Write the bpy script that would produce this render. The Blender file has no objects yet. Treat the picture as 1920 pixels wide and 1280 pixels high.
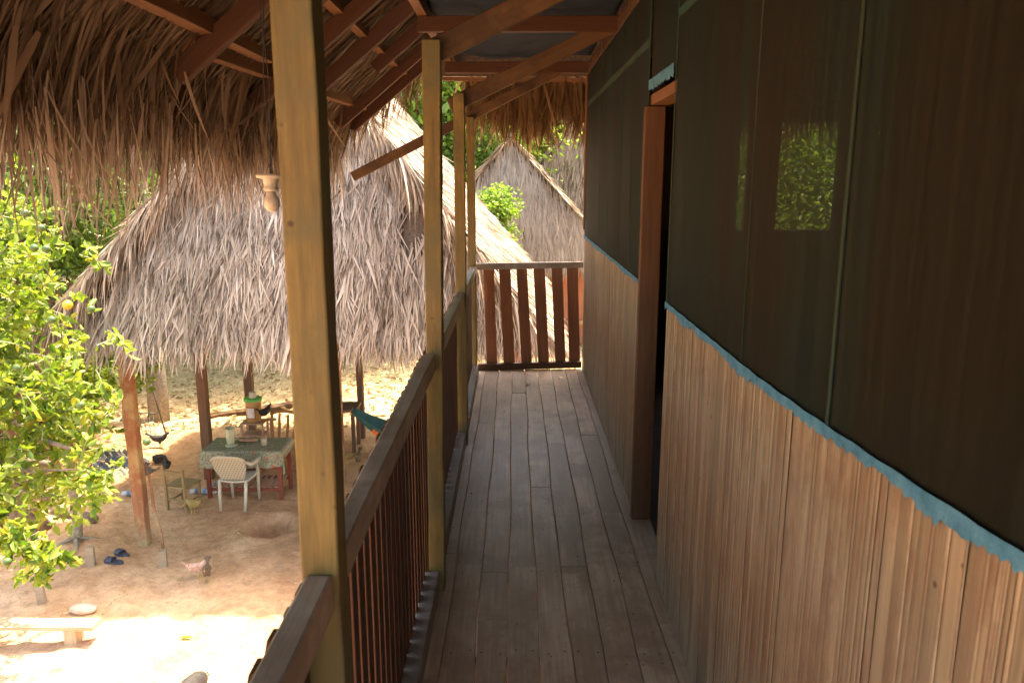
import bpy, math, random
import numpy as np
from mathutils import Vector, Matrix
random.seed(7)
RNG = np.random.default_rng(11)
R = math.radians
SC = bpy.context.scene
COL = SC.collection
# ------------------------------------------------------------------ camera, sky, sun, exposure
CAMZ = 1.62
PITCH = math.atan(306/1450.0)
cam = bpy.data.cameras.new('camera')
co = bpy.data.objects.new('camera', cam); COL.objects.link(co)
cam.sensor_width = 36; cam.lens = 36*1450/1920.0
cam.clip_start = 0.05; cam.clip_end = 600
co.location = (0, 0, CAMZ)
co.rotation_euler = (R(90)-PITCH, 0, R(0.2))
cam.dof.use_dof = True; cam.dof.focus_distance = 7.0; cam.dof.aperture_fstop = 9.0
SC.camera = co
wd = bpy.data.worlds.new('World'); SC.world = wd; wd.use_nodes = True
SUN = Vector((0.20, 0.27, 0.94)).normalized()
sky = wd.node_tree.nodes.new('ShaderNodeTexSky'); sky.sky_type = 'NISHITA'; sky.sun_disc = False
sky.sun_elevation = math.asin(SUN.z); sky.sun_rotation = math.atan2(SUN.x, SUN.y)
sky.dust_density = 3.0; sky.air_density = 1.0
bg = wd.node_tree.nodes['Background']; bg.inputs[1].default_value = 0.15
wd.node_tree.links.new(sky.outputs[0], bg.inputs[0])
sl = bpy.data.lights.new('sun', 'SUN'); sl.energy = 2.0; sl.angle = R(0.6); sl.color = (1, 0.94, 0.84)
so = bpy.data.objects.new('sun', sl); COL.objects.link(so)
so.rotation_euler = SUN.to_track_quat('Z', 'Y').to_euler(); so.location = (0, 10, 30)
SC.view_settings.view_transform = 'Standard'; SC.view_settings.look = 'None'
SC.view_settings.exposure = 3.3; SC.view_settings.gamma = 1.0
SC.view_settings.use_white_balance = True; SC.view_settings.white_balance_temperature = 8300; SC.view_settings.white_balance_tint = 10
SC.cycles.use_denoising = True
SC.cycles.diffuse_bounces = 5; SC.cycles.max_bounces = 14; SC.cycles.transparent_max_bounces = 24
SC.cycles.sample_clamp_indirect = 6
GZ = -2.93          # yard level below the veranda floor (z = 0)

# ------------------------------------------------------------------ helpers
def ray(px, py):
    s, c = math.sin(PITCH), math.cos(PITCH)
    v = (py-640)/1450.0
    return Vector(((px-965)/1450.0, c - s*v, -s - c*v))
def on_ground(px, py, z=GZ):
    d = ray(px, py); t = (z-CAMZ)/d.z
    return Vector((d.x*t, d.y*t, z))
def at_y(px, py, y):
    d = ray(px, py); t = y/d.y
    return Vector((d.x*t, y, CAMZ+d.z*t))
WM = {}
def wm(o): return WM.get(o.name, Matrix.Identity(4)) if o is not None else Matrix.Identity(4)
def place(o, M, parent=None):
    COL.objects.link(o)
    if parent is not None:
        o.parent = parent; o.matrix_basis = wm(parent).inverted() @ M
    else:
        o.matrix_basis = M
    WM[o.name] = M.copy()
def tag(o, label=None, cat=None, group=None, kind=None):
    if label: o['label'] = label
    if cat: o['category'] = cat
    if group: o['group'] = group
    if kind: o['kind'] = kind
    return o
def thing(name, loc, label, cat, group=None, rz=0):
    o = bpy.data.objects.new(name, None); o.empty_display_size = .1
    place(o, Matrix.Translation(Vector(loc)) @ Matrix.Rotation(rz, 4, 'Z'))
    return tag(o, label, cat, group)
def npmesh(name, V, F, mats, parent=None, M=None, smooth=False, mi=None):
    me = bpy.data.meshes.new(name)
    V = np.asarray(V, dtype=np.float32).reshape(-1, 3); F = np.asarray(F, dtype=np.int32)
    k = F.shape[1]
    me.vertices.add(len(V)); me.vertices.foreach_set('co', V.ravel())
    me.loops.add(F.size); me.loops.foreach_set('vertex_index', F.ravel())
    me.polygons.add(len(F)); me.polygons.foreach_set('loop_start', np.arange(0, F.size, k, dtype=np.int32))
    me.polygons.foreach_set('loop_total', np.full(len(F), k, dtype=np.int32))
    if mi is not None: me.polygons.foreach_set('material_index', np.asarray(mi, dtype=np.int32))
    me.update(calc_edges=True)
    if smooth: me.polygons.foreach_set('use_smooth', np.ones(len(F), dtype=bool))
    for m in (mats if isinstance(mats, (list, tuple)) else [mats]): me.materials.append(m)
    o = bpy.data.objects.new(name, me)
    place(o, M if M is not None else Matrix.Identity(4), parent)
    return o
class MB:
    """collects shapes, builds ONE mesh object"""
    def __init__(s): s.v = []; s.f = []; s.m = []; s.cur = 0
    def add(s, vs, fs):
        b = len(s.v); s.v += [Vector(p) for p in vs]
        s.f += [tuple(b+i for i in f) for f in fs]; s.m += [s.cur]*len(fs)
    def box(s, a, b, j=0.0):
        x0, y0, z0 = a; x1, y1, z1 = b
        q = lambda: random.uniform(-j, j)
        vs = [(x+q(), y+q(), z+q()) for z in (z0, z1) for x, y in ((x0, y0), (x1, y0), (x1, y1), (x0, y1))]
        s.add(vs, [(3, 2, 1, 0), (4, 5, 6, 7), (0, 1, 5, 4), (1, 2, 6, 5), (2, 3, 7, 6), (3, 0, 4, 7)])
    def bar(s, p, q, w, h, up=(0, 0, 1), n=1, j=0.0):
        p = Vector(p); q = Vector(q); d = (q-p).normalized(); up = Vector(up)
        sd = d.cross(up)
        if sd.length < 1e-4: sd = d.cross(Vector((0, 1, 0)))
        sd.normalize(); u = sd.cross(d)
        vs = []
        for i in range(n+1):
            c = p.lerp(q, i/n)
            for a, b in ((-1, -1), (1, -1), (1, 1), (-1, 1)):
                vs.append(c + sd*(a*w/2+random.uniform(-j, j)) + u*(b*h/2+random.uniform(-j, j)))
        fs = [(0, 1, 2, 3), (4*n+3, 4*n+2, 4*n+1, 4*n)]
        for i in range(n):
            for k in range(4):
                k2 = (k+1) % 4
                fs.append((4*i+k, 4*i+4+k, 4*i+4+k2, 4*i+k2))
        s.add(vs, fs)
    def tube(s, pts, rs, n=8, sx=1.0, closed=True, flat=None):
        pts = [Vector(p) for p in pts]
        if not isinstance(rs, (list, tuple)): rs = [rs]*len(pts)
        vs = []; ref = Vector((0, 0, 1))
        for i, p in enumerate(pts):
            d = (pts[min(i+1, len(pts)-1)]-pts[max(i-1, 0)]).normalized()
            a = d.cross(ref)
            if a.length < .15: a = d.cross(Vector((1, 0, 0)))
            a.normalize(); b = a.cross(d)
            for k in range(n):
                t = 2*math.pi*k/n
                vs.append(p + a*math.cos(t)*rs[i]*sx + b*math.sin(t)*rs[i])
        m = len(pts); fs = []
        for i in range(m-1):
            for k in range(n):
                k2 = (k+1) % n
                fs.append((i*n+k, i*n+k2, (i+1)*n+k2, (i+1)*n+k))
        if closed: fs += [tuple(range(n-1, -1, -1)), tuple((m-1)*n+k for k in range(n))]
        s.add(vs, fs)
    def lathe(s, c, prof, n=20, sq=1.0):
        c = Vector(c); vs = []
        for r, z in prof:
            for k in range(n):
                t = 2*math.pi*k/n; vs.append(c+Vector((r*math.cos(t), r*sq*math.sin(t), z)))
        fs = []
        for i in range(len(prof)-1):
            for k in range(n):
                k2 = (k+1) % n; fs.append((i*n+k, i*n+k2, (i+1)*n+k2, (i+1)*n+k))
        fs += [tuple(range(n-1, -1, -1)), tuple((len(prof)-1)*n+k for k in range(n))]
        s.add(vs, fs)
    def ball(s, c, r, sc=(1, 1, 1), n=14, lump=0):
        c = Vector(c); prof = []; vs = []; m = n//2
        for i in range(m+1):
            ph = math.pi*i/m
            for k in range(n):
                t = 2*math.pi*k/n
                rr = r*(1+random.uniform(-lump, lump))
                vs.append(c+Vector((rr*sc[0]*math.sin(ph)*math.cos(t), rr*sc[1]*math.sin(ph)*math.sin(t), -rr*sc[2]*math.cos(ph))))
        fs = [(i*n+k, i*n+(k+1) % n, (i+1)*n+(k+1) % n, (i+1)*n+k) for i in range(m) for k in range(n)]
        s.add(vs, fs)
    def sheet(s, fn, nu, nv, th=None):
        vs = [fn(i/nu, j/nv) for j in range(nv+1) for i in range(nu+1)]
        fs = [(j*(nu+1)+i, j*(nu+1)+i+1, (j+1)*(nu+1)+i+1, (j+1)*(nu+1)+i) for j in range(nv) for i in range(nu)]
        s.add(vs, fs)
    def build(s, name, mats, parent=None, org=None, M=None, smooth=False, bevel=0, remesh=0, solid=0, sub=0):
        """vertices are world (or, with M given, local to M)"""
        me = bpy.data.meshes.new(name)
        if M is None:
            o3 = Vector(org) if org is not None else (wm(parent).translation if parent is not None else Vector((0, 0, 0)))
            M = Matrix.Translation(o3); vs = [v-o3 for v in s.v]
        else: vs = s.v
        me.from_pydata([tuple(v) for v in vs], [], s.f)
        for m in (mats if isinstance(mats, (list, tuple)) else [mats]): me.materials.append(m)
        me.polygons.foreach_set('material_index', s.m)
        if smooth: me.polygons.foreach_set('use_smooth', [True]*len(me.polygons))
        me.update()
        o = bpy.data.objects.new(name, me); place(o, M, parent)
        if remesh:
            r = o.modifiers.new('r', 'REMESH'); r.mode = 'VOXEL'; r.voxel_size = remesh; r.use_smooth_shade = True
            sm = o.modifiers.new('s', 'SMOOTH'); sm.iterations = 3
        if solid:
            r = o.modifiers.new('t', 'SOLIDIFY'); r.thickness = solid; r.offset = 0
        if bevel:
            b = o.modifiers.new('b', 'BEVEL'); b.width = bevel; b.segments = 2; b.limit_method = 'ANGLE'; b.angle_limit = R(50)
        if sub:
            b = o.modifiers.new('u', 'SUBSURF'); b.levels = sub; b.render_levels = sub
        return o
def timber(name, p, q, w, h, mat, parent, up=(0, 0, 1), j=.0012, bevel=.004, seg=None):
    """a sawn timber whose mesh runs along its own local X (so that the grain follows it)"""
    p = Vector(p); q = Vector(q); L = (q-p).length; d = (q-p).normalized(); up = Vector(up)
    y = up.cross(d)
    if y.length < 1e-3: y = Vector((0, 1, 0)).cross(d)
    y.normalize(); z = d.cross(y)
    M = Matrix(((d.x, y.x, z.x, p.x), (d.y, y.y, z.y, p.y), (d.z, y.z, z.z, p.z), (0, 0, 0, 1)))
    b = MB(); b.bar((0, 0, 0), (L, 0, 0), w, h, up=(0, 0, 1), n=seg or max(1, int(L/.25)), j=j)
    return b.build(name, mat, parent, M=M, bevel=bevel)

# ------------------------------------------------------------------ materials
def nm(name):
    m = bpy.data.materials.new(name); m.use_nodes = True
    nt = m.node_tree; return m, nt, nt.nodes['Principled BSDF'], nt.nodes.new, nt.links.new
def ramp(new, stops):
    r = new('ShaderNodeValToRGB'); e = r.color_ramp.elements
    while len(e) < len(stops): e.new(.5)
    for x, (p, c) in zip(e, stops): x.position = p; x.color = (*c, 1)
    return r
def coords(nt, isl=True):
    new, link = nt.nodes.new, nt.links.new
    tc = new('ShaderNodeTexCoord'); oi = new('ShaderNodeObjectInfo')
    g = new('ShaderNodeNewGeometry')
    a = new('ShaderNodeMath'); a.operation = 'MULTIPLY_ADD'; a.inputs[1].default_value = 37.3
    link(oi.outputs['Random'], a.inputs[0])
    b = new('ShaderNodeMath'); b.operation = 'MULTIPLY'; b.inputs[1].default_value = 51.7 if isl else 0
    link(g.outputs['Random Per Island'], b.inputs[0]); link(b.outputs[0], a.inputs[2])
    v = new('ShaderNodeVectorMath'); v.operation = 'ADD'
    link(tc.outputs['Object'], v.inputs[0]); link(a.outputs[0], v.inputs[1])
    return v.outputs[0], g
def mulc(nt, c, f):
    m = nt.nodes.new('ShaderNodeMix'); m.data_type = 'RGBA'; m.blend_type = 'MULTIPLY'; m.inputs[0].default_value = 1
    nt.links.new(c, m.inputs[6]); nt.links.new(f, m.inputs[7]); return m.outputs[2]
def mixc(nt, f, a, b):
    m = nt.nodes.new('ShaderNodeMix'); m.data_type = 'RGBA'
    if hasattr(f, 'links'): nt.links.new(f, m.inputs[0])
    else: m.inputs[0].default_value = f
    for i, x in ((6, a), (7, b)):
        if hasattr(x, 'links'): nt.links.new(x, m.inputs[i])
        else: m.inputs[i].default_value = (*x, 1)
    return m.outputs[2]
def noise(nt, vec, scale, detail=4, rough=.6, stretch=None):
    new, link = nt.nodes.new, nt.links.new
    if stretch:
        mp = new('ShaderNodeMapping'); mp.inputs['Scale'].default_value = stretch; link(vec, mp.inputs[0]); vec = mp.outputs[0]
    n = new('ShaderNodeTexNoise'); n.inputs['Scale'].default_value = scale; n.inputs['Detail'].default_value = detail
    n.inputs['Roughness'].default_value = rough; link(vec, n.inputs['Vector']); return n.outputs['Fac']
def bump(nt, h, strength, dist, bs):
    b = nt.nodes.new('ShaderNodeBump'); b.inputs['Strength'].default_value = strength; b.inputs['Distance'].default_value = dist
    nt.links.new(h, b.inputs['Height']); nt.links.new(b.outputs[0], bs.inputs['Normal'])
def wood(name, c1, c2, axis='X', rough=.65, grain=70, fine=.04, isl=.25, stain=None, mott=.35, spots=None, bmp=.35):
    m, nt, bs, new, link = nm(name)
    v, g = coords(nt)
    st = {'X': (fine, 1, 1), 'Y': (1, fine, 1), 'Z': (1, 1, fine)}[axis]
    n1 = noise(nt, v, grain, 6, .65, st)
    r = ramp(new, [(.28, c1), (.72, c2)]); link(n1, r.inputs[0]); c = r.outputs[0]
    st2 = {'X': (.35, 1, 1), 'Y': (1, .35, 1), 'Z': (1, 1, .35)}[axis]
    n2 = noise(nt, v, 5, 5, .6, st2)
    r2 = ramp(new, [(.3, (1-mott,)*3), (.7, (1+mott*.3,)*3)]); link(n2, r2.inputs[0]); c = mulc(nt, c, r2.outputs[0])
    r3 = ramp(new, [(0, (1-isl,)*3), (1, (1+isl*.5, 1+isl*.45, 1+isl*.4))]); link(g.outputs['Random Per Island'], r3.inputs[0])
    c = mulc(nt, c, r3.outputs[0])
    if stain:
        n3 = noise(nt, v, 3.2, 6, .7); r4 = ramp(new, [(.46, (0, 0, 0)), (.60, (1, 1, 1))]); link(n3, r4.inputs[0])
        c = mixc(nt, r4.outputs[0], c, stain)
    if spots:
        vo = new('ShaderNodeTexVoronoi'); vo.inputs['Scale'].default_value = 17; link(v, vo.inputs['Vector'])
        r5 = ramp(new, [(.06, (1, 1, 1)), (.11, (0, 0, 0))]); link(vo.outputs['Distance'], r5.inputs[0])
        n4 = noise(nt, v, 4, 2); r6 = ramp(new, [(.5, (0, 0, 0)), (.56, (1, 1, 1))]); link(n4, r6.inputs[0])
        c = mixc(nt, mulc(nt, r5.outputs[0], r6.outputs[0]), c, spots)
    link(c, bs.inputs['Base Color']); bs.inputs['Roughness'].default_value = rough
    bs.inputs['Specular IOR Level'].default_value = .3
    bump(nt, n1, bmp, .004, bs)
    return m
def plain(name, c, rough=.6, var=.2, scale=12, metal=0, trans=0, spec=.4, bmp=.1):
    m, nt, bs, new, link = nm(name)
    v, g = coords(nt)
    n1 = noise(nt, v, scale, 5, .6); r = ramp(new, [(.3, tuple(x*(1-var) for x in c)), (.7, tuple(min(1, x*(1+var)) for x in c))])
    link(n1, r.inputs[0]); link(r.outputs[0], bs.inputs['Base Color'])
    bs.inputs['Roughness'].default_value = rough; bs.inputs['Metallic'].default_value = metal
    bs.inputs['Transmission Weight'].default_value = trans; bs.inputs['Specular IOR Level'].default_value = spec
    if bmp: bump(nt, n1, bmp, .01, bs)
    return m
def strands(name, cols, trans=.25, rough=.6, isl=True):
    """thin dry leaf strips: each strip its own tone, light passes through"""
    m, nt, bs, new, link = nm(name)
    g = new('ShaderNodeNewGeometry'); r = ramp(new, [(i/(len(cols)-1), c) for i, c in enumerate(cols)])
    link(g.outputs['Random Per Island'], r.inputs[0])
    tc = new('ShaderNodeTexCoord'); n1 = noise(nt, tc.outputs['Object'], 1.3, 4, .6)
    r2 = ramp(new, [(.3, (.72, .70, .68)), (.7, (1.1, 1.1, 1.1))]); link(n1, r2.inputs[0])
    c = mulc(nt, r.outputs[0], r2.outputs[0])
    link(c, bs.inputs['Base Color']); bs.inputs['Roughness'].default_value = rough; bs.inputs['Specular IOR Level'].default_value = .35
    tr = new('ShaderNodeBsdfTranslucent'); link(c, tr.inputs[0])
    mx = new('ShaderNodeMixShader'); mx.inputs[0].default_value = trans
    link(bs.outputs[0], mx.inputs[1]); link(tr.outputs[0], mx.inputs[2]); link(mx.outputs[0], nt.nodes['Material Output'].inputs[0])
    return m
def leafmat(name, cols, trans=.45, tcol=(1.02, 1.2, .50)):
    m = strands(name, cols, trans, .42)
    nt = m.node_tree; tr = [n for n in nt.nodes if n.type == 'BSDF_TRANSLUCENT'][0]
    src = tr.inputs[0].links[0].from_socket
    k = nt.nodes.new('ShaderNodeRGB'); k.outputs[0].default_value = (*tcol, 1)
    nt.links.new(mulc(nt, src, k.outputs[0]), tr.inputs[0])
    return m
M_post = wood('ochre_paint', (.10, .072, .024), (.235, .168, .056), 'X', .55, 60, .07, .05, (.095, .082, .036), .48, (.05, .035, .02), .12)
M_jamb = wood('jamb_wood', (.085, .035, .015), (.13, .06, .026), 'X', .6, 60, .06, .1, None, .2, (.03, .015, .01))
M_rail = wood('worn_grey_wood', (.36, .265, .195), (.50, .39, .30), 'X', .45, 60, .05, .1, (.25, .175, .125), .3)
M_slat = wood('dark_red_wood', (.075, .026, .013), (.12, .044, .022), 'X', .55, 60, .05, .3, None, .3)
M_eslat = wood('red_brown_board', (.26, .09, .04), (.38, .15, .07), 'X', .55, 70, .05, .3, None, .3)
M_toe = wood('toe_board_wood', (.20, .155, .125), (.33, .27, .22), 'X', .6, 60, .05, .1, None, .3)
M_floor = wood('veranda_boards', (.42, .28, .19), (.68, .50, .36), 'Y', .45, 60, .04, .28, (.34, .225, .155), .36, (.07, .045, .035), .5)
M_nail = plain('nail_heads', (.03, .022, .018), .6)
M_rafter = wood('red_rafter_wood', (.052, .018, .008), (.09, .032, .014), 'X', .6, 60, .05, .25, None, .25)
M_purlin = wood('orange_purlin_wood', (.16, .072, .032), (.23, .11, .055), 'X', .6, 50, .05, .2, None, .2)
M_brace = wood('brown_brace_wood', (.085, .042, .018), (.14, .075, .034), 'X', .6, 60, .05, .15, (.05, .026, .014), .25, (.03, .02, .01))
M_hpost = wood('hut_post_red', (.26, .115, .06), (.36, .175, .10), 'X', .7, 50, .06, .1, (.36, .27, .15), .3)
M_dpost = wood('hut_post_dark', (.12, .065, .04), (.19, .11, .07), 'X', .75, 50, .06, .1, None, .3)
M_bam = wood('bamboo_strips', (.235, .165, .105), (.41, .31, .215), 'Z', .5, 80, .018, .30, (.21, .13, .085), .24, (.08, .05, .035), .3)
M_tin = wood('bench_wood', (.42, .28, .17), (.58, .42, .28), 'X', .7, 50, .06, .1, None, .2)
M_stake = wood('weathered_stake', (.33, .24, .16), (.46, .36, .26), 'X', .8, 60, .1, .1, None, .25)
M_table = wood('table_red_wood', (.20, .045, .03), (.30, .08, .05), 'X', .6, 50, .06, .1, None, .2)
M_shelfw = wood('pale_shelf_wood', (.42, .24, .17), (.55, .35, .25), 'X', .6, 50, .06, .1, None, .2)
M_chairw = wood('chair_wood', (.26, .18, .09), (.38, .27, .14), 'X', .6, 50, .06, .1, None, .25)
M_room = wood('room_boards', (.045, .028, .018), (.085, .05, .032), 'Z', .7, 40, .04, .3, None, .3)
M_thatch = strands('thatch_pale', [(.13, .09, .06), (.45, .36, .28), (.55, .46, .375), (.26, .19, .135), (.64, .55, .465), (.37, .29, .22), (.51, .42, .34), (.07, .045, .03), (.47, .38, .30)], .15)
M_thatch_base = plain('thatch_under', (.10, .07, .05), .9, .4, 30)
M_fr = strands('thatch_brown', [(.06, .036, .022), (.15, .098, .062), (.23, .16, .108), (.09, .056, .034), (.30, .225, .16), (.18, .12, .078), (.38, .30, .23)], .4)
M_fr3 = strands('thatch_backlit', [(.16, .11, .075), (.34, .26, .20), (.46, .38, .31), (.25, .18, .13), (.52, .45, .38)], .4)  # paler, less red: light through the lower fringe is put into the colour
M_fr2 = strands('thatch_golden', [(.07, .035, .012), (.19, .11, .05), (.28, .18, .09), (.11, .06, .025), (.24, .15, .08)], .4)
M_far = strands('thatch_grey', [(.22, .18, .15), (.36, .31, .27), (.42, .37, .32), (.30, .25, .21)], .1)
M_leaf = leafmat('citrus_leaf', [(.05, .10, .02), (.17, .27, .035), (.30, .38, .06), (.11, .20, .03), (.38, .44, .10), (.20, .32, .05), (.42, .36, .07)], .5)
M_leaf2 = leafmat('forest_leaf', [(.05, .10, .02), (.10, .18, .03), (.16, .26, .045), (.08, .15, .03)], .4)
M_leaf3 = leafmat('light_leaf', [(.14, .24, .05), (.24, .36, .08), (.34, .45, .13), (.18, .29, .06)], .5)
M_bark = plain('bark', (.20, .14, .10), .9, .4, 18, bmp=.6)
M_barkg = plain('lichen_bark', (.26, .22, .16), .9, .35, 22, bmp=.6)
M_lime = plain('fruit_green', (.05, .095, .025), .4, .2, 20)
M_yel = plain('fruit_yellow', (.42, .30, .03), .4, .2, 20)
M_white = plain('white_plastic', (.50, .46, .37), .4, .08, 6, bmp=0)
M_brownp = plain('brown_plastic', (.36, .17, .06), .4, .1, 6, bmp=0)
M_porc = plain('porcelain', (.42, .38, .32), .3, .12, 20, bmp=0)
M_black = plain('black', (.02, .02, .022), .6, .3, 10)
M_metal = plain('dark_metal', (.045, .04, .038), .5, .2, 10)
M_stone = plain('stone', (.52, .40, .32), .85, .2, 14, bmp=.4)
M_blue = plain('sandal_blue', (.05, .055, .085), .6, .1, 10)

def tarpmat():
    m, nt, bs, new, link = nm('ceiling_tarp'); v, g = coords(nt)
    n = noise(nt, v, 7, 5); r = ramp(new, [(.3, (.016, .022, .034)), (.7, (.028, .038, .058))]); link(n, r.inputs[0])
    link(r.outputs[0], bs.inputs['Base Color']); bs.inputs['Roughness'].default_value = .85; bs.inputs['Specular IOR Level'].default_value = .08; bump(nt, n, .5, .02, bs); return m
M_tarp = tarpmat()
def screenmat(name, c, lo, hi):
    m, nt, bs, new, link = nm(name); v, g = coords(nt, False)
    n = noise(nt, v, 45, 5, .7, (1, 1, .015)); n2 = noise(nt, v, 2.2, 3)
    r = ramp(new, [(.3, tuple(x*.6 for x in c)), (.7, tuple(x*1.35 for x in c))]); link(n, r.inputs[0])
    n5 = noise(nt, v, 3.1, 4, .6, (1, 1, .12)); r5 = ramp(new, [(.40, (1.25, .85, .6)), (.62, (.8, 1.25, 1.2))]); link(n5, r5.inputs[0])
    vo = new('ShaderNodeTexVoronoi'); vo.inputs['Scale'].default_value = 9; link(v, vo.inputs['Vector']); r6 = ramp(new, [(.012, (1, 1, 1)), (.03, (0, 0, 0))]); link(vo.outputs['Distance'], r6.inputs[0])
    cc = mixc(nt, r6.outputs[0], mulc(nt, r.outputs[0], r5.outputs[0]), (.16, .14, .10))
    link(cc, bs.inputs['Base Color']); bs.inputs['Roughness'].default_value = .7
    bs.inputs['Specular IOR Level'].default_value = .2
    lw = new('ShaderNodeLayerWeight'); lw.inputs[0].default_value = .5
    mr = new('ShaderNodeMapRange'); mr.inputs[3].default_value = lo; mr.inputs[4].default_value = hi
    link(lw.outputs['Facing'], mr.inputs[0])
    a = new('ShaderNodeMath'); a.operation = 'MULTIPLY_ADD'; a.inputs[1].default_value = .25; link(n, a.inputs[0]); link(mr.outputs[0], a.inputs[2])
    s = new('ShaderNodeMath'); s.operation = 'SUBTRACT'; s.use_clamp = True; link(a.outputs[0], s.inputs[0]); s.inputs[1].default_value = .12
    tr = new('ShaderNodeBsdfRefraction'); tr.inputs['IOR'].default_value = 1.0; tr.inputs['Roughness'].default_value = .30; tr.inputs['Color'].default_value = (.36, .37, .34, 1); mx = new('ShaderNodeMixShader')
    link(s.outputs[0], mx.inputs[0]); link(tr.outputs[0], mx.inputs[1]); link(bs.outputs[0], mx.inputs[2])
    link(mx.outputs[0], nt.nodes['Material Output'].inputs[0]); return m
M_screen = screenmat('insect_mesh', (.0110, .0145, .0128), .58, .86)
M_seam = screenmat('mesh_seam', (.028, .055, .05), .7, .9)
def tapemat():
    m, nt, bs, new, link = nm('blue_tape'); v, g = coords(nt)
    n = noise(nt, v, 22, 6, .7); r = ramp(new, [(.25, (.025, .07, .10)), (.45, (.035, .165, .28)), (.75, (.10, .26, .38))]); link(n, r.inputs[0])
    link(r.outputs[0], bs.inputs['Base Color']); bs.inputs['Roughness'].default_value = .8; bump(nt, n, .6, .01, bs); return m
M_tape = tapemat()
def groundmat():
    m, nt, bs, new, link = nm('red_soil')
    g = new('ShaderNodeNewGeometry'); p = g.outputs['Position']
    n1 = noise(nt, p, .55, 6, .6); n2 = noise(nt, p, 9, 8, .7); n3 = noise(nt, p, 70, 4, .7)
    r = ramp(new, [(.3, (.56, .30, .165)), (.55, (.68, .41, .24)), (.75, (.76, .51, .34))]); link(n1, r.inputs[0])
    r2 = ramp(new, [(.3, (.74, .72, .70)), (.6, (1.05, 1.05, 1.05))]); link(n2, r2.inputs[0]); c = mulc(nt, r.outputs[0], r2.outputs[0])
    # leaf litter beyond the hut
    sp = new('ShaderNodeSeparateXYZ'); link(p, sp.inputs[0])
    mr = new('ShaderNodeMapRange'); mr.inputs[1].default_value = 13.2; mr.inputs[2].default_value = 16.5; link(sp.outputs['Y'], mr.inputs[0])
    a = new('ShaderNodeMath'); a.operation = 'MULTIPLY'; link(mr.outputs[0], a.inputs[0])
    r3 = ramp(new, [(.35, (0, 0, 0)), (.55, (1, 1, 1))]); link(n2, r3.inputs[0]); link(r3.outputs[0], a.inputs[1])
    n4 = noise(nt, p, 26, 3, .5); r4 = ramp(new, [(.35, (.26, .18, .09)), (.5, (.50, .40, .22)), (.65, (.62, .55, .34))]); link(n4, r4.inputs[0])
    c = mixc(nt, a.outputs[0], c, r4.outputs[0])
    link(c, bs.inputs['Base Color']); bs.inputs['Roughness'].default_value = .95; bs.inputs['Specular IOR Level'].default_value = .1
    n9 = noise(nt, p, 2.3, 7, .75); r9 = ramp(new, [(.38, (.80, .76, .72)), (.55, (1, 1, 1)), (.7, (1.08, 1.1, 1.12))]); link(n9, r9.inputs[0]); link(mulc(nt, c, r9.outputs[0]), bs.inputs['Base Color'])
    ad = new('ShaderNodeMath'); ad.operation = 'MULTIPLY_ADD'; ad.inputs[1].default_value = .3; link(n3, ad.inputs[0]); link(n2, ad.inputs[2])
    bump(nt, ad.outputs[0], .9, .05, bs); return m
M_soil = groundmat()
def hole_pattern(name, c):
    m, nt, bs, new, link = nm(name); tc = new('ShaderNodeTexCoord')
    ck = new('ShaderNodeTexVoronoi'); ck.inputs['Scale'].default_value = 32; ck.inputs['Randomness'].default_value = 0
    mp = new('ShaderNodeMapping'); mp.inputs['Rotation'].default_value = (0, R(45), 0); mp.inputs['Scale'].default_value = (1, .01, .6)
    link(tc.outputs['Object'], mp.inputs[0]); link(mp.outputs[0], ck.inputs['Vector'])
    r = ramp(new, [(.26, tuple(x*.5 for x in c)), (.34, c)]); link(ck.outputs['Distance'], r.inputs[0])
    link(r.outputs[0], bs.inputs['Base Color']); bs.inputs['Roughness'].default_value = .4; return m
M_lattice = hole_pattern('white_lattice', (.52, .47, .37))
def clothmat():
    m, nt, bs, new, link = nm('printed_plastic_cloth'); v, g = coords(nt)
    n = noise(nt, v, 40, 5, .7); r = ramp(new, [(.35, (.10, .11, .07)), (.55, (.26, .27, .19)), (.75, (.40, .40, .31))]); link(n, r.inputs[0]); c = r.outputs[0]
    vo = new('ShaderNodeTexVoronoi'); vo.inputs['Scale'].default_value = 7; link(v, vo.inputs['Vector'])
    r2 = ramp(new, [(.12, (1, 1, 1)), (.2, (0, 0, 0))]); link(vo.outputs['Distance'], r2.inputs[0])
    c = mixc(nt, r2.outputs[0], c, (.42, .10, .06))
    link(c, bs.inputs['Base Color']); bs.inputs['Roughness'].default_value = .22; bump(nt, n, .3, .02, bs); return m
M_cloth = clothmat()
def glassy(name, c, a=.5):
    m, nt, bs, new, link = nm(name); bs.inputs['Base Color'].default_value = (*c, 1); bs.inputs['Roughness'].default_value = .15
    tr = new('ShaderNodeBsdfTransparent'); mx = new('ShaderNodeMixShader'); mx.inputs[0].default_value = a
    link(tr.outputs[0], mx.inputs[1]); link(bs.outputs[0], mx.inputs[2]); link(mx.outputs[0], nt.nodes['Material Output'].inputs[0]); return m
M_clear = glassy('clear_plastic', (.75, .80, .85), .45)
M_pitch = glassy('frosted_plastic', (.60, .60, .42), .75)

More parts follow.
